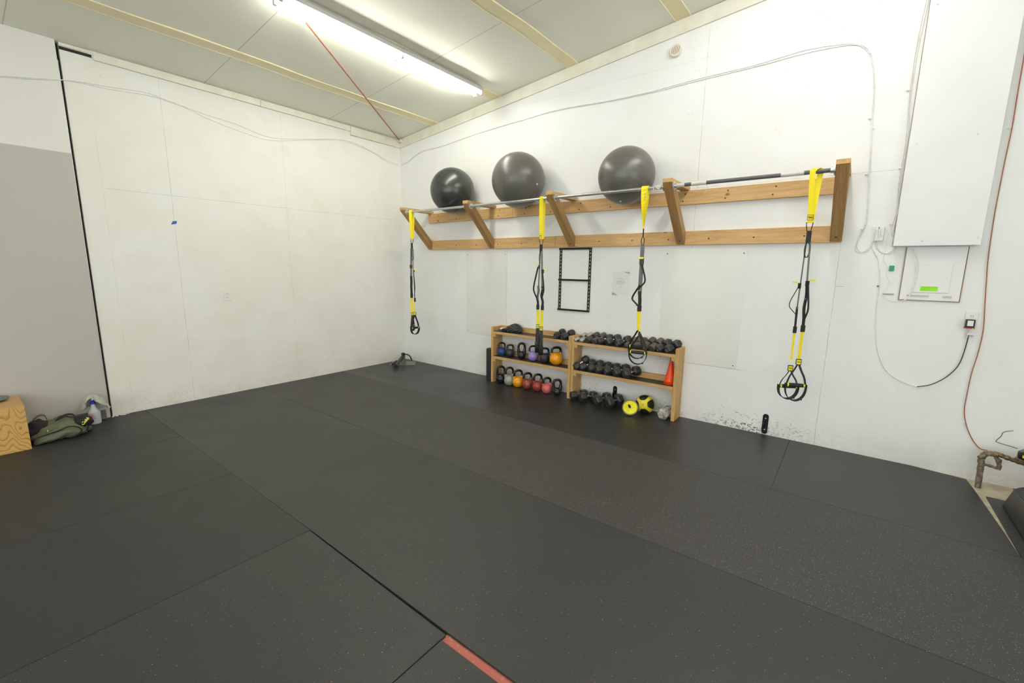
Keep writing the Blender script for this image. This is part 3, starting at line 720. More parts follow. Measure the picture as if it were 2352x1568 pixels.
strand(t, 5.756, 5.774, 1.85, 1.38, 'webg', 0.014, FACE); strand(t, 5.772, 5.778, 1.50, 1.14, 'web', 0.024, FACE, wob=0.005)
slack(t, 5.720, 1.50, 5.722, 1.24, -0.055, FACE, 0.006); slack(t, 5.780, 1.50, 5.782, 1.20, 0.018, FACE, 0.014)
c = blk(t, 'cam_buckle', 5.720, BY, 1.47, 1.515, 0.016, 0.02, FACE, 'blackmetal'); blk(t, 'release_tab', 5.690, BY - 0.01, 1.515, 1.527, 0.036, 0.016, FACE, 'yellowp', c)
c = blk(t, 'cam_buckle', 5.772, BY, 1.49, 1.535, 0.022, 0.02, FACE, 'blackmetal'); blk(t, 'release_tab', 5.808, BY - 0.01, 1.533, 1.545, 0.038, 0.016, FACE, 'yellowp', c)
blk(t, 'sleeve', 5.725, BY, 1.10, 1.155, 0.022, 0.018, FACE); blk(t, 'sleeve', 5.780, BY, 1.115, 1.17, 0.028, 0.018, FACE)
strand(t, 5.725, 5.725, 1.10, 0.87, 'yellow', 0.017, FACE, 'yellow_strap'); strand(t, 5.779, 5.779, 1.115, 0.87, 'yellow', 0.025, FACE, 'yellow_strap')
handle_set(t, 5.727, BY, 0.798, 0.640, 0.530, math.radians(28), math.radians(12), white=True, gl=0.125, spread=1.3, wmix=0.7); handle_set(t, 5.780, BY - 0.004, 0.860, 0.660, 0.525, math.radians(20), math.radians(12), gl=0.125, spread=1.3, wmix=0.7)

# ================================================================ STORAGE RACKS
def storage(label, x0, x1):
    t = thing('storage_rack', label, 'storage rack', ((x0 + x1) / 2, -0.12, 0), 'timber storage racks')
    D0, D1 = -0.216, -0.008
    for a in (x0, x1 - 0.037):
        b = mk(); box(b, a, a + 0.037, D0, D1, 0.0005, 0.79); obj('side_panel', b, 'pine_z', t, bevel=0.0025)
    for zt in (0.728, 0.377):
        b = mk(); box(b, x0 + 0.0375, x1 - 0.0375, D0, D1 - 0.038, zt - 0.036, zt); obj('shelf', b, 'pine_x', t, bevel=0.0025)
        b = mk(); box(b, x0 + 0.040, x1 - 0.040, D0 + 0.006, D1 - 0.039, zt + 0.0003, zt + 0.005); obj('shelf_liner', b, 'liner', t)
        b = mk(); box(b, x0 + 0.0375, x1 - 0.0375, D1 - 0.0375, D1, zt - 0.030, zt + 0.068); obj('back_board', b, 'pine_x', t, bevel=0.0025)
        for a in (x0 + 0.0375, x1 - 0.0375 - 0.038):
            b = mk(); box(b, a, a + 0.038, D0 + 0.004, D1 - 0.040, zt - 0.075, zt - 0.0365); obj('cleat', b, 'pine_y', t, bevel=0.002)
    return t
storage('timber rack on the left holding the kettlebells', 2.140, 3.422)
storage('timber rack on the right holding the dumbbells', 3.428, 4.712)
TOP, MID, FL = 0.733, 0.382, 0.0

# ---------------------------------------------------------------- kettlebells
def kettlebell(cx, bot, w, top, zs, mat, y, label, sc=9.222, ox=1110, oy=730, ang=58, hw=0.92, hr=0.0155, win=1.0):
    px, pb, pt = ox + cx / sc, oy + bot / sc, oy + top / sc
    p = at(px, (pb + pt) / 2, 'y', y); k = pxm(p)
    R = w / sc / 2 / k * 1.10; H = (bot - top) / sc / k * 0.985
    x = p.x
    t = thing('kettlebell', label, 'kettlebell', (x, y, zs), 'kettlebells in the left rack')
    u = rz(math.radians(ang)); zc = zs + 0.93 * R
    b = mk(); bmesh.ops.create_uvsphere(b, u_segments=32, v_segments=20, radius=R)
    for v in b.verts:
        if v.co.z < -0.92 * R: v.co.z = -0.92 * R
        v.co += Vector((x, y, zc))
    # shoulders / horns in the body colour
    A = hw * R; tz = zs + H - hr
    colored = mat not in ('kb_matte', 'kb_blue')
    hz = zc + 0.62 * R
    def arc(f):  # f in 0..1 along the handle from left foot to right foot
        a = PI * (1 - f)
        zb = zc + 0.55 * R
        hh = tz - zb
        cxn = math.cos(a); s_ = math.sin(a)
        wd = A * (0.66 + 0.38 * s_ ** 0.65)
        return Vector((x, y, 0)) + u * (wd * (abs(cxn) ** 0.8) * (1 if cxn > 0 else -1)) + Vector((0, 0, zb + hh * s_ ** 0.68))
    nseg = 28; path = [arc(i / nseg) for i in range(nseg + 1)]
    cut = 2 if colored else 1
    fr = [hr * (1.45 - 0.45 * min(1, i / 4)) for i in range(nseg + 1)]; fr = [max(fr[i], fr[nseg - i]) for i in range(nseg + 1)]
    for seg_ in (path[:cut + 1], path[-cut - 1:]):
        rr = fr[:cut + 1] if seg_ is not path[-cut - 1:] and seg_[0] == path[0] else fr[-cut - 1:]
        inner = [seg_[0] - Vector((0, 0, 0.35 * R))] + seg_ if seg_[0] == path[0] else seg_ + [seg_[-1] - Vector((0, 0, 0.35 * R))]
        rr = [rr[0] * 1.1] + rr if seg_[0] == path[0] else rr + [rr[-1] * 1.1]
        sweep(b, inner, [q * 1.03 for q in rr], 14)
    obj('body', b, mat, t, smooth=True, angle=60)
    b = mk(); sweep(b, path[cut - 1:nseg - cut + 2], fr[cut - 1:nseg - cut + 2], 14); h = obj('handle', b, 'blackpaint', t, smooth=True, angle=60)
    h['label'] = 'gloss black handle'
Y1 = -0.130
kettlebell(372, 1408, 195, 1020, FL, 'kb_black', -0.190, 'black kettlebell at the left end of the bottom row, on the floor')
kettlebell(552, 1450, 205, 1045, FL, 'kb_grey', -0.190, 'pale grey kettlebell on the floor, second in the bottom row')
kettlebell(737, 1492, 215, 1105, FL, 'kb_orange', -0.190, 'orange kettlebell on the floor between the grey and the brown ones')
kettlebell(935, 1532, 212, 1160, FL, 'kb_brown', -0.190, 'brown red kettlebell on the floor just right of the orange one')
kettlebell(1150, 1578, 214, 1185, FL, 'kb_red', -0.190, 'dark red kettlebell on the floor just left of the pink one')
kettlebell(1347, 1597, 200, 1235, FL, 'kb_pink', -0.190, 'pink kettlebell on the floor in the bottom row')
kettlebell(1562, 1660, 165, 1290, FL, 'kb_black', -0.190, 'small glossy black kettlebell with a large handle at the right end of the bottom row', ang=45, hw=1.1, hr=0.0165)
kettlebell(392, 800, 165, 505, MID, 'kb_blue', Y1, 'blue kettlebell at the left end of the middle shelf', hr=0.012)
kettlebell(570, 828, 160, 545, MID, 'kb_matte', Y1, 'matt charcoal kettlebell right of the blue one on the middle shelf', hr=0.013, hw=0.9, ang=45)
kettlebell(812, 868, 160, 505, MID, 'kb_black', Y1, 'glossy black kettlebell with a tall ring handle left of the purple one', ang=40, hw=0.95, hr=0.016)
kettlebell(1052, 908, 195, 565, MID, 'kb_purple', Y1, 'purple kettlebell on the middle shelf behind the hanging straps', hr=0.013)
kettlebell(1302, 940, 200, 600, MID, 'kb_matte', Y1, 'matt charcoal kettlebell between the purple and the orange ones', ang=50, hr=0.014)
kettlebell(1543, 992, 255, 590, MID, 'kb_orange', Y1, 'large orange kettlebell at the right end of the middle shelf')

# ---------------------------------------------------------------- dumbbells
def dumbbell(F, B, wpx, kind, zs, mat, label, num=None, nmat='number', yf=-0.188, yb=-0.090, th=1.35, lift=0.0, group='dumbbells in the right rack', hmat='chrome', nroll=0.0):
    f3 = at(F[0], F[1], 'y', yf); b3 = at(B[0], B[1], 'y', yb)
    r = wpx / 2 / pxm(f3) * 1.05
    low = r * (0.88 if kind == 'hex' else 1.0)
    f3.z = zs + low + lift; b3.z = max(b3.z, zs + low)
    ax = (b3 - f3); L = ax.length; ax.normalize()
    hl = min(th * r, L * 0.40, 0.042)           # half length of a head
    t = thing('dumbbell', label, 'dumbbell', (f3.x, (yf + yb) / 2, zs), group)
    up = Vector((0, 0, 1)); sx = ax.cross(up).normalized(); uz = sx.cross(ax)
    seg = 6 if kind == 'hex' else 28
    for ci, (c, s) in enumerate(((f3, -1), (b3, 1))):
        prof = [(0.50, -1.0), (0.74, -1.0), (1.0, -0.66), (1.0, 0.66), (0.74, 1.0), (0.40, 1.0)] if kind == 'hex' else \
               [(0.62, -0.90), (0.66, -1.0), (0.90, -1.0), (1.0, -0.85), (1.0, 0.85), (0.92, 1.0), (0.4, 1.0)]
        rr = []
        for q, h in prof:
            ring = []
            for k in range(seg):
                a = 2 * PI * k / seg
                ring.append(c + sx * (math.cos(a) * q * r) + uz * (math.sin(a) * q * r) + ax * (-s * -h * hl))
            rr.append(ring)
        b = mk(); rings(b, rr); hd = obj('head', b, mat, t, smooth=(kind != 'hex'), bevel=0.0035 if kind == 'hex' else 0)
        if ci == 0 and num:
            text('head_number', num, r * (0.8 if len(num) < 4 else 0.5), facing(c - ax * (hl + 0.0003 if kind == 'hex' else hl * 0.9 + 0.0008), -ax, roll=nroll), nmat, hd, bold=0.0003)
    b = mk(); n = 8; g0, g1 = f3 + ax * hl * 0.9, b3 - ax * hl * 0.9
    sweep(b, [g0.lerp(g1, k / n) for k in range(n + 1)], [min(0.016, r * 0.30) * (1 + 0.18 * math.sin(PI * k / n)) for k in range(n + 1)], 12)
    obj('handle', b, hmat, t, smooth=True)
def pA(x, y): return (1300 + x / 15.68, 750 + y / 15.68)
def pB(x, y): return (1430 + x / 14.7, 760 + y / 14.7)
def pC(x, y): return (1300 + x / 11.76, 800 + y / 11.76)
def pD(x, y): return (1300 + x / 16.8, 880 + y / 16.8)
def pE(x, y): return (1230 + x / 21.38, 745 + y / 21.38)
def pF(x, y): return (1410 + x / 13.07, 890 + y / 13.07)
R_ = 'top shelf of the dumbbell rack'
dumbbell(pA(398, 428), pA(668, 302), 10.0, 'hex', TOP, 'silveriron', 'tiny silver hex dumbbell at the left end of the dumbbell rack top shelf', '3', 'ink', hmat='oldiron')
dumbbell(pA(602, 422), pA(868, 310), 11.2, 'hex', TOP, 'silveriron', 'small chipped silver hex dumbbell, second from the left on the top shelf', '5', 'ink', hmat='oldiron')
dumbbell(pA(845, 450), pA(1078, 330), 14.4, 'round', TOP, 'rustiron', 'rusty brown round headed dumbbell beside the silver hex ones', '5', hmat='rustiron')
dumbbell(pA(1085, 460), pA(1318, 345), 13.8, 'round', TOP, 'oldiron', 'grey green round headed dumbbell left of the black hex dumbbells on the top shelf', '8', hmat='oldiron')
dumbbell(pA(1255, 520), pA(1560, 400), 17.0, 'hex', TOP, 'rubber', 'black rubber hex dumbbell, leftmost black hex one on the top shelf')
dumbbell(pA(1570, 530), pA(1850, 415), 18.0, 'hex', TOP, 'rubber', 'black rubber hex dumbbell without a number in the left half of the top shelf')
dumbbell(pA(1925, 585), pB(165, 290), 18.4, 'hex', TOP, 'rubber', 'black rubber hex dumbbell with a white zero like number on the top shelf', '10', 'numwhite')
dumbbell(pB(185, 425), pB(430, 315), 14.0, 'hex', TOP, 'oldiron', 'dull grey hex dumbbell left of the hanging handle on the top shelf', '8', hmat='oldiron')
dumbbell(pB(490, 450), pB(720, 335), 15.4, 'hex', TOP, 'oldiron', 'worn grey iron hex dumbbell behind the hanging handle on the top shelf', '10', hmat='oldiron')
dumbbell(pB(785, 480), pB(985, 355), 16.6, 'round', TOP, 'rustiron', 'round headed iron dumbbell with a worn zero, just right of the hanging handle', '10', 'numwhite', hmat='rustiron')
dumbbell(pB(1045, 500), pB(1255, 385), 16.6, 'round', TOP, 'oldiron', 'round headed dark dumbbell marked ten left of the pair marked fifteen', '10', 'numwhite', hmat='oldiron', nroll=0.3)
dumbbell(pB(1265, 555), pB(1530, 410), 18.6, 'hex', TOP, 'rubber', 'black hex dumbbell marked fifteen, left one of the pair at the shelf end', '15', 'numwhite', hmat='blackmetal', nroll=-0.25)
dumbbell(pB(1575, 590), pB(1835, 450), 20.5, 'hex', TOP, 'rubber', 'black hex dumbbell marked fifteen at the right end of the top shelf', '15', 'numwhite', hmat='blackmetal')
G2 = 'on the middle shelf of the dumbbell rack'
dumbbell(pC(300, 487), pC(528, 302), 17.5, 'hex', MID, 'rubber', 'black hex dumbbell tilted up against the side, leftmost on the middle shelf', '15', yb=-0.095)
dumbbell(pC(458, 530), pC(705, 395), 18.5, 'hex', MID, 'rubber', 'black hex dumbbell, second from the left on the middle shelf', '12')
dumbbell(pC(680, 555), pC(925, 430), 20.0, 'hex', MID, 'rubber', 'black hex dumbbell, third from the left on the middle shelf', '15')
dumbbell(pC(888, 605), pC(1140, 480), 20.5, 'hex', MID, 'rubber', 'black hex dumbbell, fourth from the left on the middle shelf', '20')
dumbbell(pC(1115, 640), pC(1365, 515), 20.5, 'hex', MID, 'rubber', 'unmarked black hex dumbbell, fifth from the left on the middle shelf')
dumbbell(pC(1370, 670), pC(1620, 545), 22.0, 'hex', MID, 'rubber', 'black hex dumbbell, sixth from the left on the middle shelf', '20')
dumbbell(pC(1640, 710), pC(1900, 605), 23.0, 'hex', MID, 'rubber', 'large black hex dumbbell marked twenty, rightmost on the middle shelf', '20', yf=-0.19, yb=-0.092)
dumbbell(pD(290, 550), pD(690, 410), 20.5, 'hex', FL, 'rubber', 'black hex dumbbell on the floor, leftmost under the dumbbell rack', yf=-0.20, yb=-0.09)
dumbbell(pD(650, 640), pD(1060, 490), 22.5, 'hex', FL, 'rubber', 'black hex dumbbell on the floor, second from the left under the rack', yf=-0.20, yb=-0.085)
dumbbell(pD(1225, 725), pD(1575, 550), 24.5, 'hex', FL, 'rubber', 'large black hex dumbbell on the floor, left one of the bigger pair', '25', yf=-0.215, yb=-0.10)
dumbbell(pD(1680, 780), pD(2035, 620), 26.0, 'hex', FL, 'rubber', 'largest black hex dumbbell on the floor beside the yellow wheel', None, yf=-0.215, yb=-0.10)
G3 = 'dumbbells on the left rack'
for (F, B, lab) in ((pE(1070, 485), pE(1310, 385), 'dark grey dumbbell with a white emblem on the left rack, the left of two'),
                    (pE(1430, 540), pE(1755, 425), 'dark grey dumbbell with a white emblem at the right end of the left rack')):
    dumbbell(F, B, 16.2, 'hex', TOP, 'neoprene', lab, None, yf=-0.182, yb=-0.090, group=G3, hmat='neoprene')
    hd = [o for o in COL.objects if o.name.startswith('head') and o.parent and o.parent.get('label') == lab][0]
    f3 = at(F[0], F[1], 'y', -0.2); f3.z = TOP + 0.045
    c0 = at(F[0], F[1], 'y', -0.182); c0.z = TOP + 16.2 / 2 / pxm(c0) * 0.88
    b3 = at(B[0], B[1], 'y', -0.090); b3.z = max(b3.z, c0.z); ax = (b3 - c0).normalized(); c0.z = TOP + 16.2 / 2 * 1.05 / pxm(c0) * 0.88
    c1 = c0 - ax * (min(1.35 * 16.2 / 2 * 1.05 / pxm(c0), (b3 - c0).length * 0.40, 0.042) + 0.0006)
    mt = facing(c1, -ax)
    b = mk(); lathe(b, [(0.0065, 0), (0.0065, 0.0006)], 14, mt @ Matrix.Translation((0, 0.012, 0)))
    ribbon(b, [mt @ Vector((x_, y_, 0.0004)) for x_, y_ in ((-0.018, 0.002), (-0.010, -0.006), (0, -0.009), (0.010, -0.006), (0.018, 0.002))], 0.004, 0.0006, mt.to_3x3() @ Vector((0, 1, 0)))
    ribbon(b, [mt @ Vector((x_, y_, 0.0004)) for x_, y_ in ((-0.008, -0.014), (0, -0.016), (0.008, -0.014))], 0.003, 0.0006, mt.to_3x3() @ Vector((0, 1, 0)))
    obj('emblem', b, 'numwhite', hd)
dumbbell(pF(1480, 885), pF(1625, 800), 26.0, 'hex', FL, 'whiteiron', 'chipped white and silver hex dumbbell on the floor beside the rack side', '25', 'kb_grey', yf=-0.195, yb=-0.085, hmat='oldiron', nroll=0.5)

# ---------------------------------------------------------------- medicine ball, wheel, cones
c = at(*pF(930, 575), 'z', 0.108)
c.y = max(c.y, -0.20); c = Vector((at(*pF(930, 575), 'y', -0.15).x, -0.150, 0.106))
t = thing('medicine_ball', 'yellow and black medicine ball on the floor behind the yellow wheel', 'medicine ball', (c.x, c.y, 0))
Rb = 0.105
b = mk(); bmesh.ops.create_uvsphere(b, u_segments=48, v_segments=32, radius=Rb); b.transform(Matrix.Translation(c)); obj('ball_skin', b, 'medyellow', t, smooth=True)
# eight black panels around the octants of a tilted frame
view = (CAM - c).normalized()
zA = (view + Vector((-0.22, -0.10, -0.04))).normalized(); xA = Vector((0, 0, 1)).cross(zA).normalized(); yA = zA.cross(xA)
Rm = Matrix((xA, yA, zA)).transposed()
for sz in (1, -1):
    for k in range(4):
        b = mk(); a0 = PI / 2 * k + 0.18
        G = 10; grid = []
        for i in range(G + 1):
            row = []
            for j in range(G + 1):
                th_ = math.radians(27 + 55 * i / G); half = math.radians(32 - 6 * abs(i / G - 0.6))
                if i == 0: half *= 0.62
                if i == 1: half *= 0.85
                ph = a0 + half * (2 * j / G - 1)
                d = Vector((math.sin(th_) * math.cos(ph), math.sin(th_) * math.sin(ph), sz * math.cos(th_)))
                row.append(b.verts.new(c + Rm @ d * (Rb + 0.0012)))
            grid.append(row)
        for i in range(G):
            for j in range(G): b.faces.new([grid[i][j], grid[i][j + 1], grid[i + 1][j + 1], grid[i + 1][j]])
        bmesh.ops.solidify(b, geom=b.faces[:], thickness=0.0012)
        obj('black_panel', b, 'rubber', t, smooth=True)
text('ball_number', '8', 0.045, facing(c + zA * (Rb + 0.0012), zA, roll=-0.3), 'numwhite', t)
wc = Vector((at(*pF(515, 700), 'y', -0.27).x, -0.300, 0.0820)); wr = 0.0875
t = thing('ab_wheel', 'yellow exercise wheel with a black rim leaning against the medicine ball', 'ab wheel', (wc.x, wc.y, 0))
wn = Vector((0.22, -1.0, 0.60)).normalized(); Wm = Matrix.Translation(wc) @ lookrot(wn)
b = mk(); lathe(b, [(wr - 0.008, -0.014), (wr, -0.012), (wr, 0.012), (wr - 0.008, 0.014), (wr - 0.009, 0.0), ], 48, Wm, cap=False); rings_close = None
obj('rubber_rim', b, 'greyplastic', t, smooth=True)
b = mk(); lathe(b, [(0.002, -0.013), (wr - 0.012, -0.013), (wr - 0.008, -0.010), (wr - 0.008, 0.010), (wr - 0.013, 0.014), (wr - 0.017, 0.009), (0.028, 0.006), (0.018, 0.012), (0.002, 0.012)], 48, Wm)
dsk = obj('disc', b, 'yellowp', t, smooth=True)
for k in range(6):
    b = mk(); a0 = 2 * PI * k / 6
    P = [Wm @ Vector((math.cos(a0 + 0.5 * f) * (0.022 + 0.050 * f), math.sin(a0 + 0.5 * f) * (0.022 + 0.050 * f), 0.0078)) for f in [i / 8 for i in range(9)]]
    sweep(b, P, 0.0022, 6); obj('spoke_rib', b, 'yellowp', dsk, smooth=True)
for s in (1, -1):
    b = mk(); sweep(b, [Wm @ Vector((0, 0, s * z_)) for z_ in (0.010, 0.03, 0.05, 0.075, 0.10, 0.105)], [0.010, 0.012, 0.013, 0.013, 0.0125, 0.009], 12); obj('grip', b, 'foam', t, smooth=True)
cx, cy = 4.612, -0.125
for k in range(4):
    z0 = MID + 0.0005 + 0.009 * k; h = 0.262
    t = thing('sports_cone', ['orange sports cone, bottom of the nested stack on the middle shelf', 'orange sports cone, second from the bottom of the nested stack',
               'orange sports cone, third from the bottom of the nested stack', 'orange sports cone on top of the nested stack'][k], 'cone', (cx, cy, z0), 'nested orange cones')
    b = mk(); dx = 0.002 * math.sin(k * 2)
    lathe(b, [(0.064, 0.0), (0.066, 0.006), (0.056, 0.0085), (0.054, 0.014), (0.0115, h - 0.006), (0.009, h), (0.006, h), (0.0085, h - 0.010), (0.050, 0.012), (0.052, 0.002)], 36, Matrix.Translation((cx + dx, cy, z0)))
    obj('cone_body', b, 'cone', t, smooth=True)

# ---------------------------------------------------------------- clothes on the left rack
t = thing('jacket', 'crumpled charcoal jacket lying on the top shelf of the kettlebell rack', 'jacket', (2.42, -0.12, TOP))
b = mk(); blob(b, (2.475, -0.125, TOP + 0.040), (0.125, 0.068, 0.052), 0.26, 1.9, 3, 5, floor=TOP + 0.0015); obj('body', b, 'greyfabric', t, smooth=True, angle=80)
b = mk(); blob(b, (2.365, -0.150, TOP + 0.022), (0.085, 0.045, 0.028), 0.22, 2.0, 8, 4, floor=TOP + 0.0015); obj('sleeve', b, 'blackfabric', t, smooth=True, angle=80)
b = mk(); sweep(b, smooth_path([(2.40, -0.12, TOP + 0.075), (2.46, -0.10, TOP + 0.100), (2.52, -0.10, TOP + 0.098), (2.585, -0.11, TOP + 0.065), (2.585, -0.13, TOP + 0.028), (2.55, -0.15, TOP + 0.025)], 6), 0.017, 8); obj('collar', b, 'greyfabric', t, smooth=True)
b = mk(); sweep(b, smooth_path([(2.43, -0.16, TOP + 0.03), (2.46, -0.13, TOP + 0.065), (2.475, -0.11, TOP + 0.092), (2.49, -0.10, TOP + 0.07)], 6), 0.015, 8); obj('sleeve', b, 'greyfabric', t, smooth=True)
for k_, P_ in enumerate(([(2.38, -0.17, 0.03), (2.44, -0.165, 0.06), (2.52, -0.15, 0.075), (2.59, -0.13, 0.05)], [(2.41, -0.19, 0.012), (2.47, -0.185, 0.04), (2.54, -0.17, 0.05), (2.58, -0.155, 0.03)],
                         [(2.36, -0.12, 0.05), (2.41, -0.09, 0.075), (2.45, -0.08, 0.06)])):
    b = mk(); sweep(b, smooth_path([(x_, y_, TOP + z_) for x_, y_, z_ in P_], 6), 0.013, 8); obj('fold', b, 'greyfabric' if k_ else 'blackfabric', t, smooth=True)
b = mk(); blob(b, (2.262, -0.100, TOP + 0.024), (0.060, 0.032, 0.018), 0.22, 2, 12, 4, floor=TOP + 0.0055)
tag(obj('rag', b, 'paper', smooth=True, angle=80), 'small white and red rag behind the jacket sleeve', 'rag')
b = mk(); blob(b, (2.268, -0.078, TOP + 0.028), (0.035, 0.014, 0.011), 0.4, 3, 15, 3, floor=TOP + 0.012)
tag(obj('cloth_scrap', b, 'red', smooth=True, angle=80), 'red scrap of cloth on the white rag at the left end of the rack', 'rag')
b = mk(); lathe(b, [(0.060, 0.0005), (0.068, 0.008), (0.070, 0.02), (0.070, 0.45), (0.066, 0.460), (0.03, 0.464)], 32, Matrix.Translation((2.075, -0.135, 0)))
tag(obj('foam_roller', b, 'foam', smooth=True), 'black foam roller standing on the floor left of the kettlebell rack', 'foam roller')

# ================================================================ THINGS ON THE RIGHT WALL
def wbox(x0, x1, z0, z1, d0, d1): b = mk(); return box(b, x0, x1, -d1, -d0, z0, z1)
for x0, x1, z0, z1, lab in ((1.467, 2.238, 0.622, 1.835, 'thin white board screwed to the wall left of the black frame'), (4.419, 5.222, 0.620, 1.826, 'thin white board screwed to the wall right of the notice')):
    t = thing('wall_board', lab, 'wall board', ((x0 + x1) / 2, 0, z0), 'white wall boards')
    obj('board', wbox(x0, x1, z0, z1, 0.0006, 0.005), 'board', t, bevel=0.001)
    for xx in (x0 + 0.03, x1 - 0.03):
        for zz in (z0 + 0.03, z1 - 0.05):
            b = mk(); sweep(b, [(xx, -0.0048, zz), (xx, -0.0065, zz)], 0.006, 10); obj('screw', b, 'screw', t)
# slotted wall frame
t = thing('wall_bracket', 'black slotted steel mounting frame on the wall under the rack rail', 'wall bracket', (3.315, 0, 1.08))
for x0 in (3.092, 3.506):
    b = mk(); w_ = 0.034
    box(b, x0, x0 + 0.011, -0.007, -0.0006, 1.078, 1.850); box(b, x0 + 0.023, x0 + w_, -0.007, -0.0006, 1.078, 1.850)
    z = 1.078
    while z < 1.845:
        box(b, x0 + 0.0111, x0 + 0.0229, -0.006, -0.0012, z, min(z + 0.018, 1.85)); z += 0.0425
    obj('slotted_rail', b, 'blackmetal', t)
for z0 in (1.076, 1.452, 1.834):
    obj('crossbar', wbox(3.088, 3.543, z0, z0 + 0.022, 0.0075, 0.020), 'blackmetal', t, bevel=0.001)
# notice
t = thing('notice', 'printed paper notice taped to the wall left of the hanging straps', 'notice', (3.93, 0, 1.30))
obj('sheet', wbox(3.823, 4.034, 1.300, 1.578, 0.0006, 0.0014), 'paper', t)
nm = lambda x, z: facing((x, -0.0015, z), (0, -1, 0))
text('heading', 'ATTENTION', 0.0105, nm(3.930, 1.497), 'ink', t, 0.0001)
for i, s_ in enumerate(('ALL EQUIPMENT IS TO BE', 'CLEANED AND PUT BACK AND', 'RETURNED TO ITS PROPER PLACE', 'DIRECTLY AFTER USE', 'DAILY.')):
    text('body_text', s_, 0.0078, nm(3.928, 1.470 - i * 0.0125), 'ink', t, 0.0001)
text('closing_text', 'THANK YOU!', 0.0078, nm(3.926, 1.395), 'ink', t, 0.0001)
b = mk(); box(b, 3.835, 3.885, -0.0018, -0.0012, 1.4965, 1.4975); box(b, 3.975, 4.026, -0.0018, -0.0012, 1.4965, 1.4975); obj('ruled_line', b, 'ink', t)
b = mk(); prism(b, [(3.955, 1.576), (4.032, 1.576), (4.032, 1.548)], 'y', -0.0018, -0.0012); obj('corner_print', b, 'inkgrey', t)
b = mk(); prism(b, [(3.825, 1.302), (3.825, 1.333), (3.845, 1.333), (3.900, 1.302)], 'y', -0.0018, -0.0012); obj('corner_print', b, 'inkgrey', t)
# oval wall anchors
def wall_anchor(x, zc, h, label):
    t = thing('wall_anchor', label, 'wall anchor', (x, 0, zc - h / 2), 'oval wall anchors')
    w_ = 0.026; P = []
    for k in range(13): a = PI * k / 12; P.append((x + w_ * math.cos(a), zc + h / 2 - w_ + w_ * math.sin(a)))
    for k in range(13): a = PI + PI * k / 12; P.append((x + w_ * math.cos(a), zc - h / 2 + w_ + w_ * math.sin(a)))
    b = mk(); prism(b, P, 'y', -0.006, -0.0006); obj('plate', b, 'blackmetal', t, bevel=0.0015)
    b = mk(); sweep(b, smooth_path([(x - 0.004, -0.006, zc + 0.045), (x - 0.010, -0.030, zc + 0.030), (x - 0.010, -0.040, zc), (x - 0.010, -0.030, zc - 0.030), (x - 0.004, -0.006, zc - 0.045)], 6), 0.0055, 8); obj('strap_loop', b, 'blackmetal', t, smooth=True)
    for zz in (zc + h / 2 - 0.045, zc - h / 2 + 0.045):
        b = mk(); lathe(b, [(0.0085, 0.006), (0.007, 0.0085), (0.002, 0.009)], 12, Matrix.Translation((x, 0, zz)) @ lookrot((0, -1, 0))); obj('screw', b, 'chrome', t, smooth=True)
wall_anchor(5.533, 0.109, 0.205, 'black oval anchor plate low on the wall right of the racks')
wall_anchor(3.931, 0.108, 0.205, 'black oval anchor plate on the wall behind the floor dumbbells')
# round vent
vc = at(1552, 115, 'y', -0.03)
t = thing('vent_cap', 'small round slotted vent cap high on the right wall under the trim', 'vent', (vc.x, 0, vc.z))
VM = Matrix.Translation((vc.x, 0, vc.z)) @ lookrot((0, -1, 0))
b = mk(); lathe(b, [(0.060, 0.0006), (0.060, 0.030), (0.057, 0.036), (0.048, 0.037), (0.046, 0.034), (0.002, 0.034)], 36, VM); vv = obj('cap', b, 'trim', t, smooth=True)
for k in range(-2, 3):
    b = mk(); h = 0.040 - abs(k) * 0.007
    sweep(b, [VM @ Vector((0.017 * k - 0.004, -h, 0.0345)), VM @ Vector((0.017 * k + 0.004, h, 0.0345))], 0.0028, 6); obj('slot', b, 'brownedge', vv)
# cover panel
t = thing('cover_panel', 'tall white boxed panel on the wall above the breaker panel', 'cover panel', (6.53, 0, 1.82))
b = mk(); box(b, 6.290, 6.785, -0.085, -0.070, 1.821, 4.05); obj('front_board', b, 'panelpaint', t, bevel=0.002)
b = mk(); box(b, 6.2872, 6.2895, -0.008, -0.0006, 1.823, 4.05); obj('edge_strip', b, 'brownedge', t)
for a, c_ in ((6.2905, 6.308), (6.767, 6.7845)):
    b = mk(); box(b, a, c_, -0.0698, -0.0006, 1.823, 4.05); obj('side_board', b, 'panelpaint', t)
for q in ((2118, 563 - 10), (2250, 545), (2105, 330), (2284, 308), (2153, 10)):
    p = at(min(q[0], 2246), q[1], 'y', -0.085)
    b = mk(); lathe(b, [(0.006, 0), (0.005, 0.003), (0.002, 0.0035)], 12, Matrix.Translation((min(max(p.x, 6.32), 6.765), -0.085, p.z)) @ lookrot((0, -1, 0))); obj('screw', b, 'galv', t)
# breaker panel
t = thing('breaker_panel', 'white electrical breaker panel with a closed door below the tall cover panel', 'breaker panel', (6.56, 0, 1.39))
b = mk()
box(b, 6.377, 6.381, -0.010, -0.0006, 1.389, 1.815); box(b, 6.737, 6.741, -0.010, -0.0006, 1.389, 1.815); box(b, 6.377, 6.741, -0.010, -0.0006, 1.386, 1.390)
obj('reveal_frame', b, 'brownedge', t)
obj('front_plate', wbox(6.383, 6.735, 1.392, 1.818, 0.0006, 0.012), 'panelpaint', t, bevel=0.002)
dr = obj('door', wbox(6.452, 6.667, 1.455, 1.690, 0.0125, 0.018), 'panelpaint', t, bevel=0.003)
obj('latch', wbox(6.445, 6.456, 1.655, 1.675, 0.0185, 0.024), 'whiteplastic', dr)
obj('hinge_pin', wbox(6.445, 6.453, 1.478, 1.495, 0.0185, 0.024), 'whiteplastic', dr)
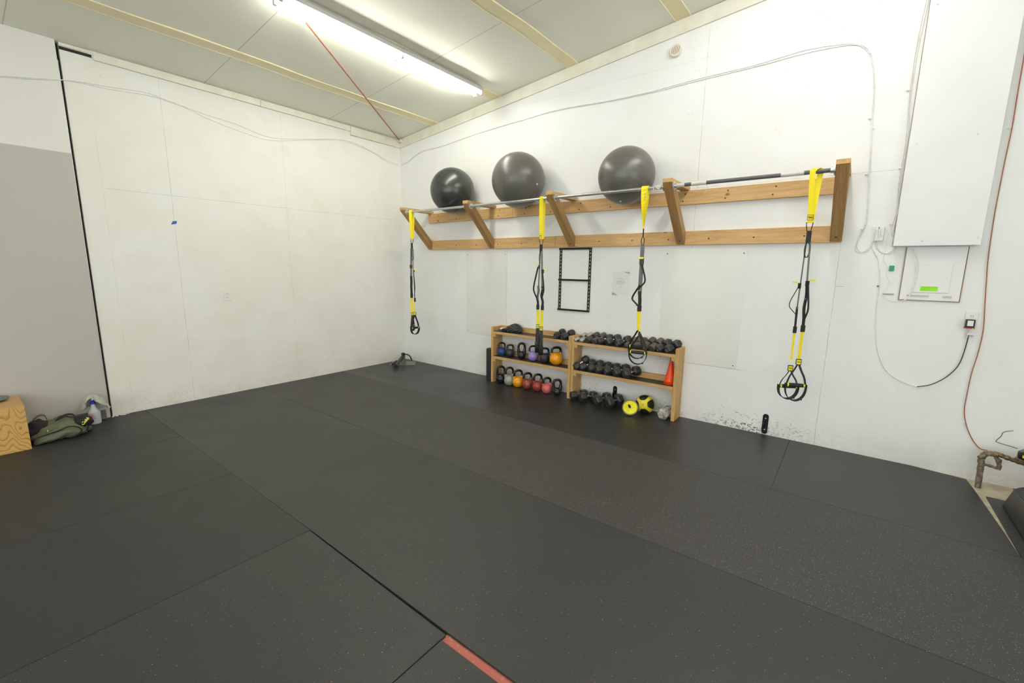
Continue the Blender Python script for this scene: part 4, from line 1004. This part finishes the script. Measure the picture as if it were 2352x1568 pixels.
obj('finger_recess', wbox(6.425, 6.560, 1.418, 1.434, 0.0125, 0.0145), 'recess', t); obj('finger_recess', wbox(6.640, 6.690, 1.416, 1.434, 0.0125, 0.0145), 'recess', t)
lb = obj('lime_sticker', wbox(6.500, 6.604, 1.466, 1.504, 0.0182, 0.0188), 'lime', t)
text('sticker_text', 'POWERED EQUIPMENT INSPECTION', 0.0055, facing((6.552, -0.0190, 1.497), (0, -1, 0)), 'ink', lb, 0.0001)
b = mk(); box(b, 6.508, 6.575, -0.0192, -0.0189, 1.484, 1.4848); box(b, 6.508, 6.56, -0.0192, -0.0189, 1.474, 1.4748); obj('sticker_line', b, 'ink', lb)
# outlets
def outlet(label, m, plug=False):
    """m maps local x (width), z (height), y (out of the wall, negative) into the place"""
    o0 = m @ Vector((0, 0, 0))
    t = thing('wall_outlet', label, 'outlet', o0, 'wall outlets')
    b = mk(); box(b, -0.037, 0.037, -0.006, -0.0006, -0.060, 0.060, m); pl = obj('cover_plate', b, 'whiteplastic', t, bevel=0.002)
    for zc_ in ((0.022, -0.022)):
        b = mk(); P = [(0.0165 * math.cos(a), zc_ + 0.0145 * math.sin(a)) for a in [2 * PI * k / 20 for k in range(20)]]
        prism(b, P, 'y', -0.0078, -0.0058, m); rc = obj('receptacle', b, 'whiteplastic', t)
        if plug and zc_ < 0: continue
        for xx, hh in ((-0.006, 0.0045), (0.006, 0.0045), (0, 0.0025)):
            b = mk(); z_ = zc_ + (0.004 if xx else -0.007); box(b, xx - 0.0015, xx + 0.0015, -0.0082, -0.0079, z_ - hh, z_ + hh, m); obj('slot', b, 'dark', rc)
    return t
outlet('white double wall outlet low on the left wall', Matrix.Translation((0, -2.702, 1.222)) @ Matrix.Rotation(PI / 2, 4, 'Z'))
outlet('white double wall outlet under the breaker panel with an adapter plugged in', Matrix.Translation((6.822, 0, 1.262)), True)
t = thing('power_adapter', 'black plug in adapter with a white label and red edge in the right wall outlet', 'adapter', (6.816, -0.03, 1.19))
obj('case', wbox(6.790, 6.842, 1.200, 1.262, 0.0085, 0.045), 'blackmetal', t, bevel=0.003)
obj('label', wbox(6.799, 6.832, 1.212, 1.254, 0.0455, 0.0462), 'paper', t)
obj('red_edge', wbox(6.786, 6.844, 1.192, 1.1995, 0.010, 0.047), 'red', t); obj('status_light', wbox(6.828, 6.836, 1.192, 1.198, 0.0472, 0.049), 'led', t)
t = thing('coax_splitter', 'small cable splitter hanging under the black adapter', 'splitter', (6.83, -0.02, 1.12))
obj('block', wbox(6.812, 6.852, 1.142, 1.158, 0.008, 0.028), 'whiteplastic', t, bevel=0.001)
b = mk(); sweep(b, [(6.818, -0.018, 1.186), (6.818, -0.018, 1.158)], 0.004, 8); sweep(b, [(6.818, -0.018, 1.142), (6.814, -0.018, 1.110)], 0.0045, 8); sweep(b, [(6.842, -0.018, 1.142), (6.842, -0.018, 1.126)], 0.004, 8); obj('connector', b, 'galv', t)
# phone junction block etc
t = thing('cable_block', 'white phone junction block where the looped cables meet', 'junction block', (6.19, 0, 1.87))
obj('block', wbox(6.165, 6.222, 1.868, 1.985, 0.0006, 0.028), 'whiteplastic', t, bevel=0.003)
for i in range(3):
    obj('terminal', wbox(6.172 + i * 0.016, 6.182 + i * 0.016, 1.885 + 0.01 * i, 1.965, 0.0285, 0.036), 'cable', t, bevel=0.002)
obj('blue_tab', wbox(6.184, 6.190, 1.966, 1.978, 0.0285, 0.032), 'blue', t)
p = at(2048, 616, 'y', 0); tag(obj('green_tag', wbox(p.x - 0.016, p.x + 0.016, p.z - 0.022, p.z + 0.022, 0.0006, 0.010), 'green', bevel=0.001), 'small green box on the wall left of the breaker panel', 'junction box')
p = at(2040, 675, 'y', 0)
t = thing('terminal_strip', 'narrow grey terminal strip on the wall beside the breaker panel', 'terminal strip', (p.x, 0, p.z))
b = mk()
for k in range(9): box(b, p.x - 0.034 + k * 0.0078, p.x - 0.029 + k * 0.0078, -0.010, -0.003, p.z - 0.004, p.z + 0.003)
box(b, p.x - 0.036, p.x + 0.036, -0.003, -0.0006, p.z - 0.005, p.z + 0.004); obj('strip', b, 'kb_grey', t)
p = at(2016, 657, 'y', 0); tag(obj('wire_nut', lathe(mk(), [(0.007, 0.0006), (0.007, 0.008), (0.004, 0.014)], 10, Matrix.Translation((p.x, 0, p.z)) @ lookrot((0, -1, 0))), 'red'), 'tiny red wire connector on the wall left of the terminal strip', 'connector')
p = at(1930, 657.5, 'y', 0); tag(obj('wall_slot', wbox(p.x - 0.028, p.x + 0.026, p.z - 0.0015, p.z + 0.0015, 0.0004, 0.0016), 'kb_grey'), 'thin grey metal strip on the wall below the right end of the rack', 'metal strip')
b = mk(); A_, B_ = at(392, 509, 'x', 0), at(407, 514, 'x', 0)
prism(b, [(A_.y, A_.z - 0.03), (A_.y + 0.02, A_.z + 0.008), (B_.y, A_.z + 0.012), (B_.y - 0.006, B_.z)], 'x', 0.0006, 0.002)
tag(obj('tape_piece', b, 'bluetape'), 'small piece of blue tape on the left wall', 'tape')

# ---------------------------------------------------------------- cables
def cable(name, label, cat, paths, mat, r=0.003, off=0.006, group=None, clips=None):
    b = mk()
    for seg in paths:
        P = []
        for (x, y, ax) in seg:
            p = at(x, y, ax, (-off if ax == 'y' else off))
            P.append(p)
        sweep(b, smooth_path(P, 5), r, 6)
    if not clips: return tag(obj(name, b, mat, smooth=True), label, cat, group)
    t = thing(name, label, cat, at(paths[0][0][0], paths[0][0][1], paths[0][0][2], 0.0), group)
    obj('cable', b, mat, t, smooth=True)
    for (x, y, ax) in clips:
        p = at(x, y, ax, (-0.006 if ax == 'y' else 0.006)); b = mk()
        if ax == 'y': box(b, p.x - 0.011, p.x + 0.007, -0.012, -0.0006, p.z - 0.004, p.z + 0.004)
        else: box(b, 0.0006, 0.012, p.y - 0.011, p.y + 0.007, p.z - 0.004, p.z + 0.004)
        obj('cable_clip', b, 'whiteplastic', t)
    return t
XL = lambda L: [(x, y, 'x') for x, y in L]
YL = lambda L: [(x, y, 'y') for x, y in L]
left1 = [(142, 183), (175, 186), (250, 199), (330, 211), (370, 225), (433, 248), (470, 262), (540, 284), (620, 315), (700, 319), (780, 320), (820, 331), (858, 350), (890, 369), (914, 377)]
left2 = [(142, 184), (175, 188), (250, 204), (330, 217), (370, 227), (433, 250), (470, 269), (540, 297), (620, 322), (700, 321), (780, 322), (820, 334), (858, 351), (890, 372), (914, 380)]
right1 = [(922, 377), (938, 370), (952, 358), (975, 345), (1015, 335), (1100, 305), (1200, 275), (1285, 251), (1400, 231), (1500, 209), (1600, 182), (1735, 149), (1850, 115), (1930, 102), (1968, 101), (1988, 108), (2001, 125), (2007, 150), (2010, 190), (2009, 230), (2005, 270), (2003, 300), (2001, 350), (1999, 400), (1997, 450), (1993, 500), (1989, 517), (1975, 545), (1966, 565), (1966, 575), (1976, 580), (1990, 577), (2003, 562), (2016, 540), (2024, 524)]
right2 = [(922, 380), (938, 372), (952, 360), (975, 346), (1015, 336), (1100, 306), (1200, 276), (1285, 253), (1400, 233), (1500, 212), (1600, 186), (1735, 153), (1850, 122), (1930, 106), (1966, 103), (1984, 110), (1996, 125), (2003, 150), (2007, 190), (2005, 240), (2002, 290), (1999, 350), (1995, 400), (1993, 450), (1989, 500), (1985, 520), (1971, 548), (1969, 568), (1978, 578), (1992, 573), (2004, 555), (2014, 535), (2022, 523)]
cable('wall_cable', 'pair of pale cables strung along the left wall below the trim', 'cable', [XL(left1), XL(left2)], 'cable', group='pale wall cables', clips=XL([(175, 187), (433, 249), (700, 320), (858, 350), (250, 199)]))
cable('wall_cable', 'pair of pale cables sweeping along the right wall and down beside the cover panel', 'cable', [YL(right1), YL(right2)], 'cable', group='pale wall cables',
      clips=YL([(1285, 252), (1492, 212), (1735, 150), (1965, 102), (1998, 121), (1998, 272), (2006, 295), (1990, 400), (1988, 515), (1980, 526)]))
b = mk(); sweep(b, [at(-30, 172, 'x', 0.028), at(60, 178, 'x', 0.028), at(142, 183, 'x', 0.028)], 0.003, 6); sweep(b, [at(-30, 174, 'x', 0.028), at(60, 181, 'x', 0.028), at(142, 184, 'x', 0.028)], 0.003, 6)
tag(obj('wall_cable', b, 'cable', smooth=True), 'pair of pale cables crossing the white wall above the grey wainscot', 'cable', 'pale wall cables')
cable('wall_cable', 'pair of white cables running down the left edge of the tall cover panel into loops', 'cable',
      [YL([(2128, -2), (2118, 40), (2108, 90), (2098, 150), (2091, 200), (2086, 250), (2083, 290), (2077, 340), (2069, 390), (2063, 430), (2059, 480), (2051, 510), (2047, 530), (2053, 550), (2055, 565), (2046, 577), (2034, 582), (2022, 578), (2013, 566), (2013, 553)]),
       YL([(2133, -2), (2124, 40), (2113, 90), (2102, 150), (2094, 205), (2089, 250), (2087, 290), (2080, 340), (2072, 390), (2066, 430), (2062, 480), (2055, 515), (2052, 532), (2059, 552), (2059, 568), (2048, 580), (2032, 582), (2018, 572), (2016, 556)])],
      'cable', group='pale wall cables', clips=YL([(2086, 207), (2068, 386), (2048, 514)]))
cable('wall_cable', 'single thin cable slanting from a hook high on the right wall', 'cable', [YL([(1880, 26), (1910, 46), (1945, 70), (1975, 92), (1990, 105)])], 'cable', 0.002, 0.02, 'pale wall cables')
cable('coax_cable', 'white coax cable curving down the wall from the junction block', 'cable', [YL([(2002, 555), (2006, 575), (2015, 590), (2020, 620), (2021, 650), (2015, 690), (2012, 730), (2012, 775), (2018, 815), (2035, 850), (2065, 873), (2105, 888)])], 'cable', 0.003,
      clips=YL([(2014, 586), (2036, 850), (2105, 888)]))
cable('coax_cable', 'black coax cable rising from the bottom of the loop to the splitter', 'cable', [YL([(2106, 888), (2135, 884), (2165, 871), (2190, 852), (2205, 832), (2215, 806), (2223, 778), (2225, 768)])], 'blackcable', 0.0035, 0.012)
cable('patch_cable', 'short white cable drooping from the terminal strip across the breaker panel', 'cable', [YL([(2026, 677), (2036, 687), (2055, 693), (2072, 691), (2085, 684), (2097, 662), (2104, 640), (2109, 610), (2106, 590), (2095, 570)])], 'cable', 0.003, 0.03)
cable('bell_wire', 'very thin crooked wire between the junction block and the terminal strip', 'wire', [YL([(2024, 520), (2036, 528), (2041, 538), (2036, 552), (2034, 575), (2030, 592), (2030, 600), (2038, 612), (2036, 628), (2043, 650), (2036, 662), (2027, 674)])], 'cable', 0.0012, 0.005)
cable('orange_hose', 'thin orange gas hose running down the right wall to the pipework', 'hose', [YL([(2362, 60), (2352, 130), (2338, 210), (2325, 290), (2310, 360), (2296, 430), (2283, 500), (2270, 590), (2266, 640), (2262, 700), (2258, 760), (2245, 815), (2232, 855), (2221, 905), (2215, 940), (2217, 965), (2225, 992), (2238, 1016), (2252, 1030), (2268, 1034)])], 'orangerope', 0.0033, 0.012,
      clips=YL([(2320, 294), (2267, 622), (2218, 972)]))
cable('black_wire', 'short black wire bent between the wall and the gas meter', 'wire', [YL([(2328, 989), (2306, 992), (2299, 1002), (2288, 1012), (2292, 1016), (2325, 1026), (2337, 1030)])], 'blackcable', 0.0022, 0.03)
p = at(1880, 25, 'y', -0.01); b = mk(); sweep(b, smooth_path([(p.x, -0.0006, p.z), (p.x, -0.03, p.z), (p.x + 0.01, -0.03, p.z + 0.02)], 4), 0.002, 6)
tag(obj('wall_hook', b, 'galv'), 'small wire hook high on the right wall holding the thin cable', 'hook')

# ================================================================ GAS PIPES AND METER
t = thing('gas_pipework', 'rusty grey gas pipe assembly rising from the floor in the right corner', 'gas pipe', (6.985, -0.2, -0.012))
PY = -0.16
def g(px, py, y=PY): return at(px, py, 'y', y)
rn = random.Random(3)
def lumpy(pts, r, amp=0.15): 
    P = smooth_path(pts, 5); return P, [r * (1 + amp * (rn.random() - 0.5)) for _ in P]
b = mk(); pb = g(2246, 1118); pb.z = -0.011; pt_ = g(2254, 1060)
P_, R__ = lumpy([pb, pb.lerp(pt_, .5), pt_], 0.019); sweep(b, P_, R__, 12); obj('riser_pipe', b, 'iron', t, smooth=True, angle=70)
b = mk(); P_, R__ = lumpy([g(2253, 1062), g(2254, 1052), g(2262, 1043), g(2274, 1041), g(2290, 1044)], 0.020, 0.35); sweep(b, P_, R__, 12); obj('elbow_fitting', b, 'iron', t, smooth=True, angle=70)
b = mk(); P_, R__ = lumpy([g(2252, 1066), g(2264, 1067), g(2278, 1071), g(2290, 1075)], 0.011, 0.5); sweep(b, P_, R__, 10); obj('branch_pipe', b, 'iron', t, smooth=True, angle=70)
b = mk(); P_, R__ = lumpy([g(2292, 1078), g(2295, 1070), g(2293, 1060), g(2288, 1050)], 0.013, 0.3); sweep(b, P_, R__, 10); obj('valve_body', b, 'iron', t, smooth=True, angle=70)
b = mk(); blob(b, g(2294, 1058), (0.017, 0.015, 0.018), 0.25, 3, 4, 3); obj('brass_cap', b, 'iron', t, smooth=True)
b = mk(); blob(b, g(2254, 1050, -0.19), (0.022, 0.012, 0.008), 0.3, 3, 5, 3); obj('valve_lever', b, 'brass', t, smooth=True)
b = mk(); P_, R__ = lumpy([g(2284, 1041), g(2300, 1046), g(2316, 1052), g(2345, 1062, -0.17), g(2385, 1070, -0.18)], 0.017, 0.35); sweep(b, P_, R__, 12); obj('supply_pipe', b, 'brass', t, smooth=True, angle=70)
t = thing('gas_regulator', 'black gas regulator with a yellow label at the right edge above the bin', 'gas regulator', g(2350, 1045, -0.22))
b = mk(); c0 = g(2362, 1046, -0.22); lathe(b, [(0.048, -0.028), (0.052, -0.020), (0.052, 0.012), (0.046, 0.022), (0.02, 0.026)], 28, Matrix.Translation(c0)); obj('dome', b, 'blackmetal', t, smooth=True)
b = mk(); lathe(b, [(0.050, -0.058), (0.060, -0.050), (0.060, -0.034), (0.050, -0.029)], 28, Matrix.Translation(c0)); obj('brass_body', b, 'brass', t, smooth=True)
dirc = (CAM - c0); dirc.z = 0; dirc.normalize(); a0 = math.atan2(dirc.y, dirc.x)
b = mk(); pts = [c0 + Vector((math.cos(a0 + q), math.sin(a0 + q), 0)) * 0.0525 + Vector((0, 0, -0.004)) for q in [(-0.5 + k * 0.1) for k in range(11)]]
ribbon(b, pts, 0.020, 0.0012, (0, 0, 1)); obj('yellow_label', b, 'yellowp', t)
b = mk(); sweep(b, [c0 + Vector((-0.045, -0.01, 0.016)), c0 + Vector((-0.02, 0, 0.034))], 0.012, 10); obj('vent_neck', b, 'greyplastic', t)
# black bin
t = thing('storage_bin', 'black plastic bin standing at the right edge below the gas regulator', 'bin', (7.5, -1.0, 0))
b = mk()
def binring(y, k): return [Vector((x, y, z)) for x, z in ((7.075, 0.001), (7.078, 0.02), (7.108 + k, 0.15), (7.13 + k, 0.17), (7.17 + k, 0.175), (7.36 + k, 0.40), (8.2, 0.44), (8.2, 0.001))]
rings(b, [binring(-0.46, 0.03), binring(-0.49, 0.0), binring(-1.5, -0.01), binring(-1.55, 0.02)]); obj('bin_body', b, 'bin', t, smooth=True, bevel=0.006, angle=30)
b = mk(); sweep(b, [(7.104, -0.50, 0.152), (7.100, -1.5, 0.152)], 0.006, 8); obj('rim', b, 'bin', t)

# ================================================================ CORNER LANDMINE
t = thing('landmine_attachment', 'black steel landmine barbell base on the floor in the corner', 'landmine base', (0.30, -0.30, 0))
LM = Matrix.Translation((0.283, -0.282, 0)) @ Matrix.Rotation(math.radians(-47), 4, 'Z')
b = mk(); box(b, -0.145, 0.145, -0.205, 0.205, 0.0005, 0.010, LM); obj('base_plate', b, 'palesteel', t, bevel=0.002)
b = mk(); box(b, -0.045, -0.015, -0.02, 0.03, 0.010, 0.125, LM); box(b, 0.025, 0.055, -0.02, 0.03, 0.010, 0.125, LM); obj('upright_fork', b, 'palesteel', t, bevel=0.002)
b = mk(); sweep(b, [LM @ Vector((-0.08, 0.005, 0.115)), LM @ Vector((0.095, 0.005, 0.115))], 0.015, 12); obj('pivot_bolt', b, 'blackmetal', t, smooth=True)
b = mk(); P0 = LM @ Vector((0.0, 0.0, 0.130)); P1 = at(908.5, 841, 'z', 0.040)
sweep(b, [P0, P0.lerp(P1, .5), P1], [0.029, 0.029, 0.029], 18); sweep(b, [P1 + (P0 - P1) * 0.03, P1 + (P1 - P0) * 0.004], 0.036, 18); obj('bar_sleeve', b, 'landmine', t, smooth=True)
b = mk(); sweep(b, [P1 + (P1 - P0) * 0.003, P1 + (P1 - P0) * 0.010], 0.026, 18); obj('sleeve_mouth', b, 'dark', t)
b = mk(); Q1 = at(901, 836.5, 'z', 0.030); Q0 = at(912, 829, 'z', 0.060); sweep(b, [Q0, Q1], 0.018, 12); obj('locking_handle', b, 'landmine', t, smooth=True)
b = mk(); sweep(b, smooth_path([at(924, 817, 'y', -0.27), at(930, 813.5, 'y', -0.26), at(938, 815, 'y', -0.24), at(943, 820, 'y', -0.21), at(945.5, 827, 'y', -0.18)], 6), 0.011, 10); obj('curved_bar', b, 'landmine', t, smooth=True)
b = mk(); lathe(b, [(0.022, -0.03), (0.030, -0.02), (0.030, 0.02), (0.022, 0.03)], 16, Matrix.Translation(P0 + Vector((0, 0, 0.025)))); obj('swivel_head', b, 'blackmetal', t, smooth=True)

# ================================================================ LEFT FOREGROUND: BOX, CUSHION, BAG, BOTTLE, RAG
t = thing('plyo_box', 'plywood jump box with bold orange grain at the left edge', 'plywood box', (0.3, -4.8, 0))
b = mk(); box(b, 0.545, 0.560, -5.12, -4.530, 0.0005, 0.390); obj('front_panel', b, 'ply', t, bevel=0.001)
b = mk(); box(b, 0.055, 0.5445, -4.545, -4.530, 0.0005, 0.372); obj('side_panel', b, 'pine_x', t)
b = mk(); box(b, 0.055, 0.5445, -5.12, -5.105, 0.0005, 0.372); obj('side_panel', b, 'pine_x', t)
b = mk(); box(b, 0.040, 0.0545, -5.12, -4.530, 0.0005, 0.372); obj('back_panel', b, 'pine_y', t)
b = mk(); box(b, 0.040, 0.5445, -5.12, -4.530, 0.3725, 0.3898); obj('top_panel', b, 'pine_y', t, bevel=0.001)
b = mk(); blob(b, (0.20, -4.80, 0.4145), (0.13, 0.215, 0.024), 0.06, 1.2, 2, 4, floor=0.391); tag(obj('balance_pad', b, 'cushion', smooth=True, angle=80), 'slate grey cushion lying on the plywood box', 'cushion')

BF = Matrix.Translation((0.36, -4.335, 0)) @ Matrix.Rotation(math.radians(97), 4, 'Z') @ Matrix.Diagonal((0.93, 0.95, 0.80, 1))   # local x runs along the wall towards the bottle
t = thing('gym_bag', 'olive and black cloth bag slumped on the floor between the box and the bottle', 'bag', (0.33, -4.32, 0))
def folded(b, prof, n, amp, seed):
    """loft along local x: prof = [(x, yc, half width, height)], folds as noise"""
    rr = []
    P = smooth_path([Vector((a, c, 0)) for a, c, _, _ in prof], n)
    Q = smooth_path([Vector((h, hh, 0)) for _, _, h, hh in prof], n)
    for p, q in zip(P, Q):
        ring = []
        for k in range(28):
            a = 2 * PI * k / 28; d = Vector((0, math.cos(a), math.sin(a)))
            m_ = 1 + amp * mnoise.fractal(Vector((p.x * 9 + seed, d.y * 1.7, d.z * 1.7)) * 1.4, 1.0, 2.0, 3)
            y = p.y + d.y * max(q.x, 0.002) * m_; z = max(q.y, 0.002) * (0.5 + 0.5 * d.z * m_)
            ring.append(BF @ Vector((p.x, y, max(0.0008 + 0.001 * (k % 2), z))))
        rr.append(ring)
    return rings(b, rr)
b = mk(); folded(b, [(-0.215, 0.06, 0.03, 0.05), (-0.19, 0.05, 0.09, 0.11), (-0.10, 0.05, 0.12, 0.19), (0.0, 0.03, 0.13, 0.205), (0.10, 0.02, 0.13, 0.19), (0.18, 0.01, 0.10, 0.13), (0.235, 0.0, 0.05, 0.06)], 6, 0.30, 1)
obj('bag_body', b, 'olive', t, smooth=True, angle=80)
b = mk(); folded(b, [(-0.20, -0.09, 0.02, 0.03), (-0.16, -0.09, 0.06, 0.08), (-0.06, -0.08, 0.08, 0.125), (0.06, -0.085, 0.085, 0.15), (0.14, -0.08, 0.07, 0.12), (0.18, -0.075, 0.03, 0.06)], 6, 0.35, 6)
obj('front_pocket', b, 'olive', t, smooth=True, angle=80)
b = mk(); blob(b, BF @ Vector((-0.135, 0.03, 0.125)), (0.065, 0.085, 0.095), 0.22, 2.0, 9, 4, floor=0.01); obj('mesh_panel', b, 'blackfabric', t, smooth=True, angle=80)
b = mk(); blob(b, BF @ Vector((0.165, -0.02, 0.125)), (0.075, 0.085, 0.060), 0.12, 2.0, 11, 4, floor=0.01); bp = obj('shoulder_pad', b, 'blackfabric', t, smooth=True, angle=80)
def bp_(x, y, z): return BF @ Vector((x, y, z))
for nm_, P, w_, m_ in (('strap', [(-0.17, 0.05, 0.15), (-0.15, 0.07, 0.225), (-0.10, 0.09, 0.268), (-0.06, 0.10, 0.255), (-0.05, 0.09, 0.20)], 0.040, 'olive'),
                       ('strap', [(-0.02, 0.02, 0.185), (0.03, 0.03, 0.220), (0.09, 0.03, 0.235), (0.13, 0.02, 0.215), (0.13, 0.00, 0.16)], 0.045, 'blackfabric'),
                       ('piping', [(-0.17, -0.10, 0.075), (-0.10, -0.13, 0.105), (-0.03, -0.15, 0.125), (0.03, -0.165, 0.150), (0.09, -0.165, 0.130), (0.125, -0.165, 0.08), (0.10, -0.175, 0.04)], 0.010, 'blackfabric'),
                       ('piping', [(0.10, -0.10, 0.165), (0.16, -0.11, 0.13), (0.19, -0.11, 0.085), (0.17, -0.13, 0.05)], 0.010, 'blackfabric')):
    b = mk()
    if nm_ == 'strap': ribbon(b, smooth_path([bp_(*q) for q in P], 6), w_, 0.006, BF.to_3x3() @ Vector((0.2, 1, 0.1)))
    else: sweep(b, smooth_path([bp_(*q) for q in P], 6), w_ * 0.55, 6)
    obj(nm_, b, m_, t, smooth=True, angle=60)
v_ = (CAM - BF @ Vector((0.17, -0.06, 0.13))).normalized()
text('yellow_lettering', 'Cobb', 0.034, facing(BF @ Vector((0.185, -0.06, 0.135)) + v_ * 0.052, v_, roll=0.85), 'yellowp', bp, 0.001, shear=0.4, bold=0.001)
b = mk(); box(b, -0.010, 0.010, -0.002, 0.002, -0.005, 0.005, Matrix.Translation(bp_(-0.10, -0.115, 0.135)) @ Matrix.Rotation(0.5, 4, 'Y')); obj('yellow_tag', b, 'yellowp', t)
b = mk(); box(b, -0.006, 0.006, -0.002, 0.002, -0.006, 0.006, Matrix.Translation(bp_(-0.215, -0.02, 0.04))); obj('yellow_tag', b, 'yellowp', t)

bx, by = 0.150, -4.052
t = thing('spray_bottle', 'half full frosted plastic bottle with red print beside the olive bag', 'spray bottle', (bx, by, 0))
b = mk(); lathe(b, [(0.040, 0.0008), (0.046, 0.006), (0.047, 0.115), (0.044, 0.132), (0.030, 0.150), (0.022, 0.170), (0.017, 0.195), (0.016, 0.205)], 32, Matrix.Translation((bx, by, 0))); obj('bottle_body', b, 'bottle', t, smooth=True)
b = mk(); lathe(b, [(0.019, 0.2055), (0.019, 0.226), (0.010, 0.232), (0.009, 0.245)], 20, Matrix.Translation((bx, by, 0))); obj('blue_collar', b, 'blue', t, smooth=True)
b = mk(); box(b, -0.012, 0.014, -0.010, 0.010, 0.245, 0.258, Matrix.Translation((bx, by, 0)) @ Matrix.Rotation(-0.3, 4, 'Z')); obj('trigger_head', b, 'whiteplastic', t, bevel=0.004)
a0 = math.atan2(CAM.y - by, CAM.x - bx)
b = mk()
for k, (z_, ln) in enumerate(((0.105, 0.55), (0.094, 0.75), (0.083, 0.95), (0.072, 0.7), (0.062, 0.85), (0.053, 0.5))):
    P = [Vector((bx + 0.0476 * math.cos(a0 - 0.75 + ln * f), by + 0.0476 * math.sin(a0 - 0.75 + ln * f), z_)) for f in [i / 6 for i in range(7)]]
    ribbon(b, P, 0.0045, 0.0006, (0, 0, 1))
obj('red_print', b, 'redprint', t)
t_dir = Vector((-math.sin(a0), math.cos(a0), 0)); f_dir = Vector((math.cos(a0), math.sin(a0), 0))
b = mk(); NTH, NS = 72, 22; grid = []
for j in range(NTH):
    th_ = 2 * PI * j / NTH                     # 0 = towards the room, PI/2 = towards the corner side
    rt, fr = math.sin(th_), math.cos(th_)
    Lg = 0.165 + 0.045 * max(0, rt) ** 2 - 0.125 * max(0, fr) ** 1.3 + 0.012 * math.sin(3 * th_ + 1)
    flare = 0.08 + 0.34 * max(0, rt) ** 2 + 0.12 * max(0, -rt) ** 2
    row = []
    for i in range(NS + 1):
        s_ = Lg * i / NS
        rr_ = 0.040 * (1 - math.exp(-s_ / 0.022)) + flare * s_
        rr_ += (0.010 * math.sin(7 * th_ + 0.6) + 0.006 * math.sin(11 * th_)) * min(1, s_ / 0.07)
        z_ = 0.300 - 0.020 * min(1, s_ / 0.02) ** 2 * 0.4 - max(0, s_ - 0.022) * (0.95 - 0.10 * max(0, rt))
        p = Vector((bx, by, z_)) + t_dir * (rr_ * rt - 0.004) + f_dir * (rr_ * fr - 0.004)
        p += mnoise.noise_vector(p * 30) * 0.006
        p.x = max(p.x, 0.0275)
        row.append(b.verts.new(p))
    grid.append(row)
for j in range(NTH):
    for i in range(NS): b.faces.new([grid[j][i], grid[(j + 1) % NTH][i], grid[(j + 1) % NTH][i + 1], grid[j][i + 1]])
bmesh.ops.remove_doubles(b, verts=b.verts, dist=0.0006)
bmesh.ops.solidify(b, geom=b.faces[:], thickness=0.002)
tag(obj('cleaning_rag', b, 'greycloth', smooth=True, angle=80), 'pale grey rag draped over the top of the plastic bottle', 'rag')
# peeled plaster bits at the foot of the wall gap
b = mk(); rn = random.Random(5)
for k in range(12):
    y0 = -3.90 + 0.012 * k + rn.uniform(-0.01, 0.01); x_ = 0.004 + rn.uniform(0, 0.02); s_ = rn.uniform(0.006, 0.016)
    box(b, -s_, s_, -s_ * 0.5, s_ * 0.5, 0, s_ * 0.5, Matrix.Translation((x_ + s_, y0, 0.0008)) @ Matrix.Rotation(rn.uniform(0, 3), 4, 'Z'))
o = tag(obj('plaster_crumbs', b, 'paper'), 'crumbs of broken plaster at the foot of the wall gap', 'debris'); o['kind'] = 'stuff'
